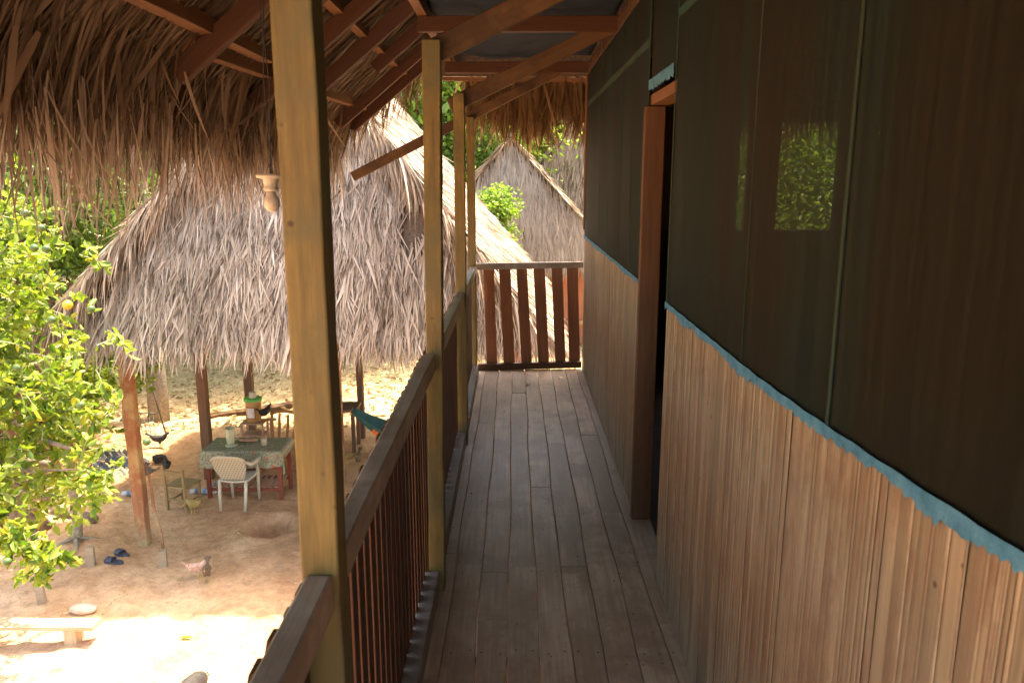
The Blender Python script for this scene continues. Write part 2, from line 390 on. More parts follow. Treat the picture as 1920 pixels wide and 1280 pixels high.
# ------------------------------------------------------------------ strip and leaf generators
def unit(a): return a/np.maximum(np.linalg.norm(a, axis=1, keepdims=True), 1e-9)
def blades(P, D, L, W, droop, k=4, twist=1.0, side=None, bend=.12):
    """flat tapering strips: start P, direction D, length L, width W; droop pulls them down"""
    N = len(P); P = np.asarray(P, float); D = unit(np.asarray(D, float))
    rnd = unit(RNG.normal(size=(N, 3)))
    if side is None: S = rnd
    else: S = np.asarray(side, float)*np.ones((N, 3)) + twist*.5*rnd
    S = unit(S - (S*D).sum(1, keepdims=True)*D)
    B = unit(np.cross(D, S))
    cb = RNG.normal(size=(N, 1))*bend
    L = np.broadcast_to(L, N).reshape(N, 1); W = np.broadcast_to(W, N).reshape(N, 1); dr = np.broadcast_to(droop, N).reshape(N, 1)
    V = np.zeros((N, k+1, 2, 3))
    prof = [.55, 1, .95, .75, .5, .3, .15]
    for i in range(k+1):
        s = i/k
        c = P + D*L*s + S*cb*L*s*s + np.array([0, 0, -1.0])*dr*L*s*s
        w = W*.5*np.interp(s, [0, .15, .5, .8, 1], [.6, 1, .9, .55, .08])
        V[:, i, 0] = c - S*w; V[:, i, 1] = c + S*w
    base = (np.arange(N)*(k+1)*2)[:, None]
    F = []
    for i in range(k):
        a = 2*i; F.append(np.stack([base[:, 0]+a, base[:, 0]+a+1, base[:, 0]+a+3, base[:, 0]+a+2], 1))
    return V.reshape(-1, 3), np.concatenate(F, 0) if N else np.zeros((0, 4), int)
def join(parts):
    Vs, Fs, o = [], [], 0
    for V, F in parts:
        Vs.append(V); Fs.append(F+o); o += len(V)
    return np.concatenate(Vs), np.concatenate(Fs)
def leaves(P, D, size, wr=.5, fold=.25):
    N = len(P); D = unit(D); S = unit(np.cross(D, unit(RNG.normal(size=(N, 3))))); U = np.cross(D, S)
    s = np.broadcast_to(size, N).reshape(N, 1)
    V = np.zeros((N, 6, 3))
    V[:, 0] = P; V[:, 1] = P + D*s*.35 - S*s*wr*.5 + U*s*fold*.4; V[:, 2] = P + D*s*.75 - S*s*wr*.36 + U*s*fold*.2
    V[:, 3] = P + D*s - U*s*.12; V[:, 4] = P + D*s*.75 + S*s*wr*.36 + U*s*fold*.2; V[:, 5] = P + D*s*.35 + S*s*wr*.5 + U*s*fold*.4
    b = np.arange(N)*6
    F = np.concatenate([np.stack([b, b+1, b+2, b+3], 1), np.stack([b, b+3, b+4, b+5], 1)])
    return V.reshape(-1, 3), F
def thatch_face(A, B, C, D, row=.17, per_m=110, L=.5, W=.022, lift=.20, jit=.27, droop=.06, ragged=.35, first=1.0, holes=()):
    """strips in courses over the quad A-B (eave) D-C (ridge)"""
    A, B, C, D = [np.array(x, float) for x in (A, B, C, D)]
    n = np.cross(B-A, D-A); n /= np.linalg.norm(n)
    if n[2] < 0: n = -n
    H = (np.linalg.norm(D-A)+np.linalg.norm(C-B))/2
    out = []; rows = max(2, int(H/row))
    for r in range(rows+1):
        f = r/rows; a = A+(D-A)*f; b = B+(C-B)*f; ln = np.linalg.norm(b-a)
        N = int(ln*per_m*(1.5 if r == 0 else 1))+6
        u = RNG.random((N, 1)); sd = (b-a)/max(ln, 1e-6)
        p0 = a+(b-a)*u
        ds = np.cross(n, (B-A)/np.linalg.norm(B-A)); ds = (ds if ds[2] < 0 else -ds)*np.ones((N, 1)); ds = unit(ds+.12*((A-D)*(1-u)+(B-C)*u)/H)
        wob = .03*np.sin(u*23+r*2.1)+.02*np.sin(u*61+r)
        P = p0 - ds*(RNG.random((N, 1))*row*.9+wob) + n*(.02+.03*RNG.random((N, 1)))
        # local swirl so that bundles lean together
        sw = .05*np.sin(u*ln*3.1+r*.7)+.10*np.sin(u*ln*9.7+r*2.9)+.12*np.sin(u*ln*31+r*4.9)
        Dr = ds + n*(lift*RNG.random((N, 1))) + sd*(RNG.normal(size=(N, 1))*jit+sw*.6)
        ll = L*(.65+RNG.random(N)*.6)*(first if r == 0 else 1)
        if len(holes):
            mid = P+unit(Dr)*ll[:, None]*.5; keep = np.ones(N, bool)
            for h in holes:
                q = mid-np.array(h); keep &= ~((np.abs(q[:, 0]) < .15) & (np.abs(q[:, 2]) < .34))
            P, Dr, ll = P[keep], Dr[keep], ll[keep]; N = len(P); sd = sd*np.ones((N, 3))
        out.append(blades(P, Dr, ll, W*(.5+.8*RNG.random(N)+1.1*(RNG.random(N) < .10)), droop*(1+RNG.random(N)), 4, 1.5, side=sd, bend=.10))
    return join(out)

# ------------------------------------------------------------------ ground
def gfun(X, Y):
    h = .05*np.sin(X*.9+1)*np.sin(Y*.7) + .02*np.sin(X*3.1+Y*1.3) + .012*np.sin(X*7.7-Y*5.1) + .008*np.sin(X*17+Y*13) + .007*np.sin(X*29-Y*11+3*np.sin(X*5))*np.sin(Y*23+2*np.sin(X*9))
    d2 = ((X+3.27)/.24)**2+((Y-9.62)/.30)**2
    h = h - .30*np.exp(-d2**1.6) + .035*np.exp(-((np.sqrt(d2)-1.5)/.35)**2)
    d2 = ((X+6.3)/.9)**2+((Y-9.4)/.9)**2; h = h + .10*np.exp(-d2)
    return h
xs = np.concatenate([[-260, -120, -60, -35, -22, -15, -11], np.arange(-9, 1.5, .06), [2, 3, 5, 8, 12, 20, 35, 60, 120, 260]])
ys = np.concatenate([[-260, -100, -40, -15, -6, -2, 0, 2, 4], np.arange(5, 13, .06), np.arange(13, 26, .2), [27, 30, 35, 45, 60, 90, 150, 320]])
XX, YY = np.meshgrid(xs, ys); ZZ = GZ+gfun(XX, YY)
nx, ny = len(xs), len(ys); I = np.arange(nx*ny).reshape(ny, nx)
F = np.stack([I[:-1, :-1].ravel(), I[:-1, 1:].ravel(), I[1:, 1:].ravel(), I[1:, :-1].ravel()], 1)
gr = npmesh('ground', np.stack([XX.ravel(), YY.ravel(), ZZ.ravel()], 1), F, M_soil, smooth=True); tag(gr, kind='structure')
def gz(x, y): return GZ+float(gfun(np.array(x), np.array(y)))
def G(px, py):
    p = on_ground(px, py); p.z = gz(p.x, p.y); return p
# fallen leaves beyond the hut
N = 9000
X = RNG.uniform(-13, 5, N); Y = RNG.uniform(13.5, 26, N)
P = np.stack([X, Y, GZ+gfun(X, Y)+.015+.02*RNG.random(N)], 1); D = RNG.normal(size=(N, 3)); D[:, 2] *= .25
V, F = leaves(P, D, .07+.08*RNG.random(N), .45)
M_lit = strands('dry_leaf', [(.30, .19, .09), (.52, .40, .20), (.62, .52, .30), (.40, .27, .13)], .2)
tag(npmesh('leaf_litter', V, F, M_lit), 'dry fallen leaves strewn over the ground beyond the open hut', 'fallen leaves', kind='stuff')
N = 5000
X = RNG.uniform(-9, 0, N); Y = RNG.uniform(5, 13.5, N)
P = np.stack([X, Y, GZ+gfun(X, Y)+.006], 1); D = RNG.normal(size=(N, 3)); D[:, 2] *= .2
V, F = leaves(P, D, .012+.022*RNG.random(N), .5)
tag(npmesh('twig_debris', V, F, M_lit), 'tiny bits of dry leaf and twig scattered over the red yard soil', 'debris', kind='stuff')

# ------------------------------------------------------------------ the stilt house with its veranda
H = thing('stilt_house', (0, 0, GZ), 'raised wooden house with a long veranda, slatted railing, bamboo half wall and thatched eaves', 'house')
# floor
seams = [-.37, -.2527, -.135, -.023, .087, .200, .314, .43, .535, .66]
cuts = {0: [1.9, 3.15], 1: [3.05, 5.0], 2: [2.62, 2.98], 3: [3.03, 5.75], 4: [1.96, 3.9], 5: [3.03, 4.6], 6: [2.2, 5.1], 7: [3.58, 4.75], 8: [2.6, 4.1]}
fb = MB(); YF0, YF1 = -1.2, 6.52
def edge(k, y):   # slightly wandering board edge
    return seams[k] + .004*math.sin(y*2.3+k*1.9)+.003*math.sin(y*5.7+k*4.1)
for k in range(9):
    ysg = [YF0]+cuts[k]+[YF1]
    for a, b in zip(ysg[:-1], ysg[1:]):
        zo = random.uniform(-.002, .002); n = max(2, int((b-a)/.2)); vs = []
        for i in range(n+1):
            y = a+.0018+(b-a-.0036)*i/n
            gL = .0010+.0012*random.random(); gR = .0010+.0012*random.random()
            if k == 3 and 1.75 < y < 2.05: gR += .007
            xl, xr = edge(k, y)+gL, edge(k+1, y)-gR
            zz = zo+.0012*math.sin(y*3+k)
            vs += [(xl, y, zz-.028), (xr, y, zz-.028), (xr, y, zz-.0015), (xr-.003, y, zz), (xl+.003, y, zz), (xl, y, zz-.0015)]
        fs = [(5, 4, 3, 2, 1, 0), tuple(6*n+i for i in range(6))]
        for i in range(n):
            for q in range(6):
                q2 = (q+1) % 6; fs.append((6*i+q, 6*i+q2, 6*i+6+q2, 6*i+6+q))
        fb.cur = 0; fb.add(vs, fs)
fb.cur = 1
for y in [a*.56+.18 for a in range(0, 12)]:
    for k in range(9):
        for u in (.22, .78):
            if random.random() < .8:
                c = Vector((seams[k]+(seams[k+1]-seams[k])*u+random.uniform(-.01, .01), y+random.uniform(-.015, .015), .0022))
                fb.add([c+Vector((.0036*math.cos(t), .0044*math.sin(t), 0)) for t in [i*math.pi/3 for i in range(6)]], [tuple(range(6))])
fb.build('floor_boards', [M_floor, M_nail], H)
for y in [a*.56+.18 for a in range(-2, 12)]:
    timber('floor_joist', (-.42, y, -.075), (.9, y, -.075), .05, .09, M_brace, H)
timber('edge_beam', (-.40, -1.2, -.10), (-.40, 6.55, -.10), .05, .14, M_brace, H)
b = MB(); b.box((-.40, 6.40, GZ-.1), (4.4, 6.44, -.16)); b.build('underfloor_light_blocker', M_room, H)  # unseen panel added to keep the sunlit yard out of the board gaps
# posts
PY = [-.50, 1.17, 2.83, 4.55, 6.30]; PX = [(-.32, -.32), (-.322, -.318), (-.312, -.291), (-.320, -.318), (-.346, -.352)]
for y, (xb, xt) in zip(PY, PX):
    timber('post', (xb, y+.033, -.03), (xt, y+.033, 2.09), .063, .063, M_post, H, up=(0, -1, 0), j=.0019, seg=18)
for y in (-.5, 1.2, 2.87, 4.58, 6.33):
    for x in (-.36, .75):
        timber('stilt', (x, y, GZ-.1), (x, y, -.17), .12, .12, M_dpost, H, up=(0, -1, 0))
# railing
RL = bpy.data.objects.new('railing', None); place(RL, Matrix.Translation((-.33, 3, 0)), H)
RZ = [.985, .98, .975, .955, .915]
for i in range(4):
    timber('handrail', (-.322 if i != 2 else -.318, PY[i]+.068, RZ[i]-.033), (-.322 if i != 3 else -.340, PY[i+1]-.002, RZ[i+1]-.033), .046, .066, M_rail, RL, bevel=.005)
    timber('toe_board', (-.328, PY[i]+.068, .046), (-.328, PY[i+1]-.002, .046), .055, .088, M_toe, RL)
y = .35; cnt = 0
while y < 6.27:
    w = random.choice([.062, .059, .054, .063, .046, .058])+random.uniform(-.003, .003)
    i = max(k for k in range(5) if PY[k] <= y) if y > PY[0] else 0
    zt = np.interp(y, PY, RZ)-.022+random.uniform(-.006, .006)
    b = MB()
    L = zt-(-.05); lean = random.uniform(-.006, .006)
    ch = .012
    prof = [(0, -w/2), (L-ch, -w/2), (L, -w/2+ch), (L, w/2-ch), (L-ch, w/2), (0, w/2)]
    vs = [(a, c, t) for t in (-.005, .005) for a, c in prof]
    b.add(vs, [(5, 4, 3, 2, 1, 0), (6, 7, 8, 9, 10, 11)]+[(q, (q+1) % 6, 6+(q+1) % 6, 6+q) for q in range(6)])
    M = Matrix(((0, 0, -1, -.3565), (lean, 1, 0, y), (1, 0, 0, -.05), (0, 0, 0, 1)))
    b.build('slat', M_slat, RL, M=M, bevel=.002)
    y += .075+random.uniform(-.003, .003); cnt += 1
# end railing
ER = bpy.data.objects.new('end_railing', None); place(ER, Matrix.Translation((.1, 6.5, 0)), H)
timber('handrail', (-.325, 6.475, .895), (.578, 6.535, .905), .05, .052, M_rail, ER)
timber('bottom_rail', (-.315, 6.475, .030), (.578, 6.535, .040), .05, .056, M_jamb, ER)
tops = [(905.7, 926.8), (936, 956.5), (967.3, 988.4), (1000, 1021.7), (1034, 1055), (1062.7, 1083.8)]
bots = [(912.7, 932.6), (945.5, 964.7), (978, 997.6), (1010, 1028.7), (1041, 1060.8), (1068, 1087.8)]
for (a, b_), (c, d) in zip(tops, bots):
    t = at_y((a+b_)/2, 508, 6.52); q = at_y((c+d)/2, 681, 6.52)
    t.z = .875; q.z = .058
    yy = 6.482+.06*(t.x+.3)/.88
    t.y = yy+.01; q.y = yy+.01
    timber('slat', q, t, .092+random.uniform(-.004, .004), .018, M_eslat, ER, up=(0, -1, 0), bevel=.002)
# bamboo half wall, with the doorway between y = 2.95 and 3.49
XW = .585
def zline(y): return 1.145+.040*max(0, 1.9-y)**1.6
def bamboo(y0, y1):
    b = MB(); y = y0; grp = 0; tone = 0
    while y < y1:
        w = min(random.choice([.006, .008, .011, .016, .024, .034])*random.uniform(.8, 1.2), y1-y+.001); o = random.uniform(0, .0018); l = random.uniform(-.0015, .0015)
        gap = .0012 if random.random() < .16 else .0001
        zt = zline(y)-.002+random.uniform(-.008, .006); n = 5; vs = []
        for i in range(n+1):
            z = zt*i/n; wob = .0009*math.sin(z*6+y*40); bow = .001*math.sin(z*3+y*9)
            for u, dx in ((0, .0016), (.2, .0004), (.5, 0), (.8, .0004), (1, .0016)):
                vs.append((XW-.002+o+dx-bow, y+gap/2+(w-gap)*u+l*z+wob, z+.002))
        fs = [(5*i+q, 5*i+5+q, 5*i+6+q, 5*i+1+q) for i in range(n) for q in range(4)]
        b.add(vs, fs); y += w
    return b.build('bamboo_wall', M_bam, H)
bamboo(-1.2, 2.94); bamboo(3.50, 6.50)
b = MB(); b.box((XW+.008, -1.2, 0), (XW+.03, 2.935, 1.165)); b.box((XW+.008, 3.56, 0), (XW+.03, 6.50, 1.165)); b.build('wall_backing', M_room, H)
b = MB(); b.box((XW+.006, -1.2, 1.17), (XW+.05, 2.93, 1.21)); b.box((XW+.006, 3.56, 1.17), (XW+.05, 6.5, 1.21)); b.build('sill_rail', M_room, H)
# insect mesh above the half wall
ZT = 2.44
def screen(y0, y1, z0, z1, x=XW-.001, name='insect_screen'):
    b = MB()
    b.sheet(lambda u, v: Vector((x+.004*math.sin((y0+(y1-y0)*u)*9)*math.sin(v*3.1), y0+(y1-y0)*u, (z0+(zline(y0+(y1-y0)*u)-1.145 if z0 < 1.5 else 0))*(1-v)+z1*v)), 40, 10)
    return b.build(name, M_screen, H, smooth=True)
screen(-1.2, 2.94, 1.15, ZT); screen(3.50, 6.5, 1.15, ZT)
screen(2.94, 3.50, 2.0, ZT, XW+.004)
def vseam(y, w, z0=1.16, z1=ZT):
    b = MB(); b.box((XW-.006, y, z0), (XW-.004, y+w, z1), .0006); b.build('mesh_seam', M_seam, H)
for y, w in ((1.37, .012), (1.93, .005), (2.92, .008), (.62, .004), (3.502, .012), (3.95, .004), (4.35, .005), (4.9, .006), (5.4, .005), (6.47, .012)): vseam(y, w)
b = MB(); b.box((XW-.005, 3.5, 2.175), (XW-.003, 6.5, 2.21), .002); b.box((XW-.005, -1.2, 2.175), (XW-.003, 2.93, 2.205), .002); b.build('mesh_hem', M_seam, H)
# studs behind the mesh
for y in (-.3, 1.30, 2.90, 3.60, 4.4, 5.6, 6.44):
    timber('stud', (XW+.055, y, .0), (XW+.055, y, 2.5), .05, .05, M_room, H, up=(0, -1, 0))
# ragged blue tape
def tape(y0, y1, z=1.165):
    b = MB(); n = int((y1-y0)/.012)
    zc = [zline(y0+(y1-y0)*i/n) for i in range(n+1)]
    lo = [zc[i]-.010+random.uniform(-.006, .006)+.004*math.sin(i*.071+1.3*math.sin(i*.023))+.004*math.sin(i*.19+2*math.sin(i*.041))-.009*(random.random()<.06) for i in range(n+1)]
    vs = []
    for i in range(n+1):
        y = y0+(y1-y0)*i/n; x = XW-.0085-.001*random.random()
        vs += [(x, y, zc[i]+.014+.001*math.sin(i*.5)), (x-.001, y, zc[i]+.002), (x, y, lo[i])]
    b.add(vs, [(3*i+q, 3*i+1+q, 3*i+4+q, 3*i+3+q) for i in range(n) for q in range(2)])
    # frayed threads
    for i in range(int(n*.8)):
        k = random.randrange(n); y = y0+(y1-y0)*k/n; x = XW-.0095; l = random.uniform(.004, .014)
        b.add([(x, y, lo[k]+.002), (x, y+.0012, lo[k]+.002), (x-.001, y+random.uniform(-.004, .005), lo[k]-l)], [(0, 1, 2)])
    return b.build('blue_tape', M_tape, H)
tape(-1.2, 2.935); tape(3.505, 6.5); 
b = MB(); n = 40; vs = []
for i in range(n+1):
    y = 2.95+.54*i/n; vs += [(XW-.008, y, 2.03), (XW-.009, y, 1.985+random.uniform(-.008, .008))]
b.add(vs, [(2*i, 2*i+1, 2*i+3, 2*i+2) for i in range(n)]); b.build('blue_tape', M_tape, H)
# door frame
DF = bpy.data.objects.new('door_frame', None); place(DF, Matrix.Translation((.6, 3.2, 0)), H)
timber('jamb', (.612, 3.515, 0.001), (.612, 3.515, 1.925), .09, .045, M_jamb, DF, up=(0, -1, 0))
timber('jamb', (.625, 2.915, 0.001), (.625, 2.915, 1.925), .04, .06, M_jamb, DF, up=(0, -1, 0))
timber('lintel', (.634, 2.945, 1.952), (.634, 3.535, 1.952), .085, .045, M_purlin, DF)
# wall top trim
b = MB(); n = 170
for i in range(n):
    y = -1.2+7.7*i/n; zt = ZT+.045+random.uniform(-.012, .018)
    b.add([(XW-.012, y, ZT-.02), (XW-.012, y+.044, ZT-.02), (XW-.012+random.uniform(0, .01), y+.043, zt), (XW-.012, y+.001, zt)], [(0, 1, 2, 3)])
b.build('wall_top_trim', M_brace, H, solid=.006)
# room behind the wall
b = MB(); b.box((.66, -1.2, -.05), (4.4, 6.5, -.003)); b.build('room_floor', M_room, H)
b = MB(); b.box((4.4, -1.2, -.05), (4.45, 6.5, 2.55)); b.box((.62, -1.25, -.05), (4.45, -1.2, 2.55)); b.build('room_wall', M_room, H)
b = MB(); b.box((.60, 6.46, -.05), (4.45, 6.52, 1.20)); b.box((.60, 6.46, 2.06), (4.45, 6.52, 2.55))
for x0, x1 in ((.60, 1.12), (1.20, 1.825), (1.90, 2.15), (2.63, 4.45)): b.box((x0, 6.46, 1.20), (x1, 6.52, 2.06))
b.build('room_end_wall', M_room, H)
b = MB(); b.box((.62, -1.2, 2.55), (4.45, 6.52, 2.58)); b.build('room_ceiling', M_room, H)
# veranda ceiling tarp with a slight sag
b = MB(); b.sheet(lambda u, v: Vector((-.50+1.10*u, -1.2+7.65*v, 2.575-.035*math.sin(u*math.pi)*abs(math.sin(v*math.pi*4.3)) + .008*math.sin(u*17+v*31)+.05*(u<.02)*math.sin(v*40)**2)), 26, 90)
b.build('ceiling_tarp', M_tarp, H, smooth=True, solid=.003)
# cross beams and knee braces
for y in (1.2, 2.9, 4.62, 6.36):
    timber('cross_beam', (-.545, y, 2.465), (.60, y, 2.465), .05, .085, M_rafter, H)
for y, x0, z0, x1 in ((1.20, -.285, 2.075, .50), (2.86, -.285, 2.065, .56), (4.58, -.375, 2.025, .60)):
    timber('brace', (x0, y+.062, z0), (x1, y+.062, z0+.47*(x1-x0)), .035, .085, M_brace, H)
timber('brace', (-1.31, 6.375, 1.63), (.40, 6.375, 2.47), .035, .075, M_brace, H)
timber('eave_plate', (-.52, -1.2, 2.54), (-.52, 6.9, 2.54), .055, .065, M_purlin, H)
# eave rafters
sl_ = .82
def zr(x): return 2.025+sl_*(x+1.38)
for y, x0 in ((.1, -1.38), (1.3, -1.38), (3.31, -1.38), (4.30, -1.40), (4.98, -1.30), (6.24, -1.38), (6.72, -1.38), (3.72, -.98), (5.62, -.97), (2.4, -1.0), (1.9, -.95)):
    timber('rafter', (x0, y, zr(x0)), (-.3, y, zr(-.3)), .05, .085, M_rafter, H)
timber('purlin', (-1.245, -1.2, zr(-1.245)+.085), (-1.245, 4.1, zr(-1.245)+.085), .07, .07, M_purlin, H)
timber('purlin', (-1.32, 3.3, zr(-1.32)+.08), (-1.26, 7.0, zr(-1.26)+.088), .06, .07, M_purlin, H)
for x in (-.92, -.62):
    timber('purlin', (x, -1.2, zr(x)+.082), (x, 6.95, zr(x)+.082), .06, .06, M_purlin, H)
for x in (-1.10, -.98, -.80, -.72, -.5):
    b = MB(); b.tube([(x+.01*math.sin(i), -1.2+i*.6, zr(x)+.115+.006*math.sin(i*2)) for i in range(14)], .012, 6); b.build('batten', M_brace, H)
# main roof planes (thatch), ridge above the rooms
RX, RZr = 2.35, zr(2.35)+.16
def roofplane(x0, z0, x1, z1):
    b = MB(); b.add([(x0, -2, z0), (x1, -2, z1), (x1, 7.05, z1), (x0, 7.05, z0), (x0, -2, z0+.14), (x1, -2, z1+.14), (x1, 7.05, z1+.14), (x0, 7.05, z0+.14)],
                   [(0, 1, 2, 3), (7, 6, 5, 4), (0, 4, 5, 1), (1, 5, 6, 2), (2, 6, 7, 3), (3, 7, 4, 0)])
    return b.build('roof', M_thatch_base, H)
roofplane(-1.42, zr(-1.42)+.155, RX, RZr); roofplane(6.1, zr(-1.42)+.155, RX+.01, RZr)
b = MB(); b.add([(-.6, 6.93, zr(-.6)+.12), (5.3, 6.93, zr(-.6)+.12), (RX, 6.93, RZr-.02)], [(0, 1, 2)]); b.add([(-.66, 6.93, 2.47), (5.3, 6.93, 2.47), (5.3, 6.93, zr(-.6)+.13), (-.66, 6.93, zr(-.6)+.13)], [(0, 1, 2, 3)]); b.build('gable_panel', M_thatch_base, H, solid=.03)
# underside strands of the roof over the veranda eave
parts = []
for r in range(13):
    x = -.42-.085*r; N = 1150
    yy = RNG.uniform(-.5, 7.0, N); u = np.sin(yy*4.1+r)*.25+np.sin(yy*11+r*2)*.15
    P = np.stack([x+RNG.uniform(-.05, .05, N), yy, zr(x)+.130+RNG.uniform(-.012, .022, N)], 1)
    D = np.stack([-np.ones(N), u+RNG.normal(size=N)*.22, -sl_+RNG.normal(size=N)*.05-.02], 1)
    parts.append(blades(P, D, .28+.25*RNG.random(N), .012+.014*RNG.random(N), .03, 3, .6, side=(0, 1, 0)))
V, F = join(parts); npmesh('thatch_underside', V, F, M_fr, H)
# hanging eave fringe: leaf strips in bunches
def bunched(a, b, n, per, spread):
    c = RNG.uniform(a, b, n); return (c[:, None]+RNG.normal(size=(n, per))*spread).ravel(), np.repeat(RNG.normal(size=n), per)
parts = []
for r in range(6):
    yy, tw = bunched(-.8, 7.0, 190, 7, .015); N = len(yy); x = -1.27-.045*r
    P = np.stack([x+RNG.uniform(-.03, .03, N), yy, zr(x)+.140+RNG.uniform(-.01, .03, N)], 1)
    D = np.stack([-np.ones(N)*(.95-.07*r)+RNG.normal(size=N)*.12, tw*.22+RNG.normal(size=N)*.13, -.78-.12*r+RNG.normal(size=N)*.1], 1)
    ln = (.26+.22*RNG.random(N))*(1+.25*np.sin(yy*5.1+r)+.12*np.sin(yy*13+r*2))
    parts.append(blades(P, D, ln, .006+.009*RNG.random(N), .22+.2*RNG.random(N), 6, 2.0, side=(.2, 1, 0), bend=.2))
N = 260; yy = RNG.uniform(-.2, 6.9, N)
P = np.stack([RNG.uniform(-1.55, -1.30, N), yy, RNG.uniform(2.0, 2.22, N)], 1)
D = np.stack([-.45+RNG.normal(size=N)*.25, RNG.normal(size=N)*.3, -np.ones(N)], 1)
g = blades(P, D, .22+.25*RNG.random(N), .014+.012*RNG.random(N), .05, 6, 2.0, bend=.2); npmesh('eave_fringe', g[0], g[1], M_fr, H)
yy, tw = bunched(-.5, 7.0, 260, 5, .018); N = len(yy)
P = np.stack([RNG.uniform(-1.62, -1.45, N), yy, RNG.uniform(1.82, 2.0, N)], 1)
D = np.stack([RNG.normal(size=N)*.12-.08, tw*.12+RNG.normal(size=N)*.08, -np.ones(N)], 1)
parts.append(blades(P, D, (.18+.36*RNG.random(N)), .005+.007*RNG.random(N), .0, 6, 2.0))
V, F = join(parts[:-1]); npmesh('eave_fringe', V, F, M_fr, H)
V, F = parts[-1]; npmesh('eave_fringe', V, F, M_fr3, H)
# gable end fringe
parts = []
for r in range(4):
    N = 420
    xx = RNG.uniform(-.42, 1.0, N); cl = np.sin(xx*13+r)*.12
    P = np.stack([xx, 6.98+.04*r+RNG.uniform(-.02, .02, N), 2.47+.04*r+RNG.uniform(0, .05, N)], 1)
    D = np.stack([cl+RNG.normal(size=N)*.12, .10+RNG.normal(size=N)*.08, -np.ones(N)], 1)
    ln = (.30+.30*RNG.random(N))*(1+.3*np.sin(xx*8.3+r))
    parts.append(blades(P, D, ln, .012+.018*RNG.random(N), 0, 5, .9, side=(1, 0, 0)))
N = 130; xx = RNG.uniform(-1.35, -.42, N)
P = np.stack([xx, 7.02+RNG.uniform(-.03, .05, N), zr(xx)+.13], 1); D = np.stack([-.25+RNG.normal(size=N)*.15, RNG.normal(size=N)*.1, -np.ones(N)], 1)
parts.append(blades(P, D, .22+.30*RNG.random(N), .008+.012*RNG.random(N), 0, 5, 1))
N = 700; xx = RNG.uniform(1.0, 3.2, N)
P = np.stack([xx, 6.62+RNG.uniform(-.03, .05, N), np.full(N, 2.38)], 1); D = np.stack([RNG.normal(size=N)*.15, RNG.normal(size=N)*.1, -np.ones(N)], 1)
parts.append(blades(P, D, .28+.28*RNG.random(N), .010+.014*RNG.random(N), 0, 5, 1))
V, F = join(parts); npmesh('gable_fringe', V, F, M_fr2, H)
timber('end_purlin', (-.62, 6.98, 2.455), (.9, 6.98, 2.44), .035, .035, M_purlin, H)
timber('end_post', (.60, 6.56, 1.2), (.60, 6.56, 2.48), .05, .05, M_purlin, H, up=(0, -1, 0))
# litter on the veranda floor
N = 260; X = RNG.uniform(-.3, .57, N); Y = RNG.uniform(.8, 6.4, N)
g = leaves(np.stack([X, Y, np.full(N, .003)], 1), np.stack([RNG.normal(size=N), RNG.normal(size=N), .1*RNG.random(N)], 1), .003+.007*RNG.random(N)**2, .6)
tag(npmesh('floor_dust', g[0], g[1], M_nail), 'specks of dirt scattered over the veranda boards', 'dirt', kind='stuff')
p = on_ground(988, 724, .006); g = leaves(np.array([p, p, p]), np.array([[.2, 1, .5], [-.4, -.8, .4], [1, .2, .7]]), .035, .45)
tag(npmesh('curled_leaf', g[0], g[1], M_fr2, M=Matrix.Identity(4)), 'small curled dry leaf lying on the veranda boards near the end railing', 'leaf')
# hanging lamp
p = at_y(506, 330, 2.6)
L_ = thing('hanging_lamp', p, 'white porcelain lamp holder with a bulb hanging from black wire under the eave', 'lamp')
b = MB(); b.lathe(p, [(.012, .006), (.044, .006), (.047, 0), (.044, -.006), (.024, -.010), (.022, -.038), (.026, -.042), (.017, -.050), (.012, -.05)], 22); b.build('lamp_holder', M_porc, L_, smooth=True)
b = MB(); b.lathe(p, [(.012, -.048), (.014, -.060), (.024, -.072), (.025, -.086), (.025, -.097), (.019, -.110), (.009, -.117), (.001, -.118)], 20); b.build('bulb', M_porc, L_, smooth=True)
b = MB()
tp = Vector((p.x+.005, 2.62, zr(p.x)+.11))
b.tube([p+Vector((.0, 0, .0)), p.lerp(tp, .3)+Vector((.012, 0, 0)), p.lerp(tp, .6)+Vector((-.010, 0, 0)), tp], .0022, 5)
b.tube([p+Vector((.008, 0, 0)), p.lerp(tp, .3)+Vector((-.006, 0, 0)), p.lerp(tp, .6)+Vector((.008, 0, 0)), tp+Vector((.01, 0, 0))], .0022, 5)
b.build('wire', M_black, L_)

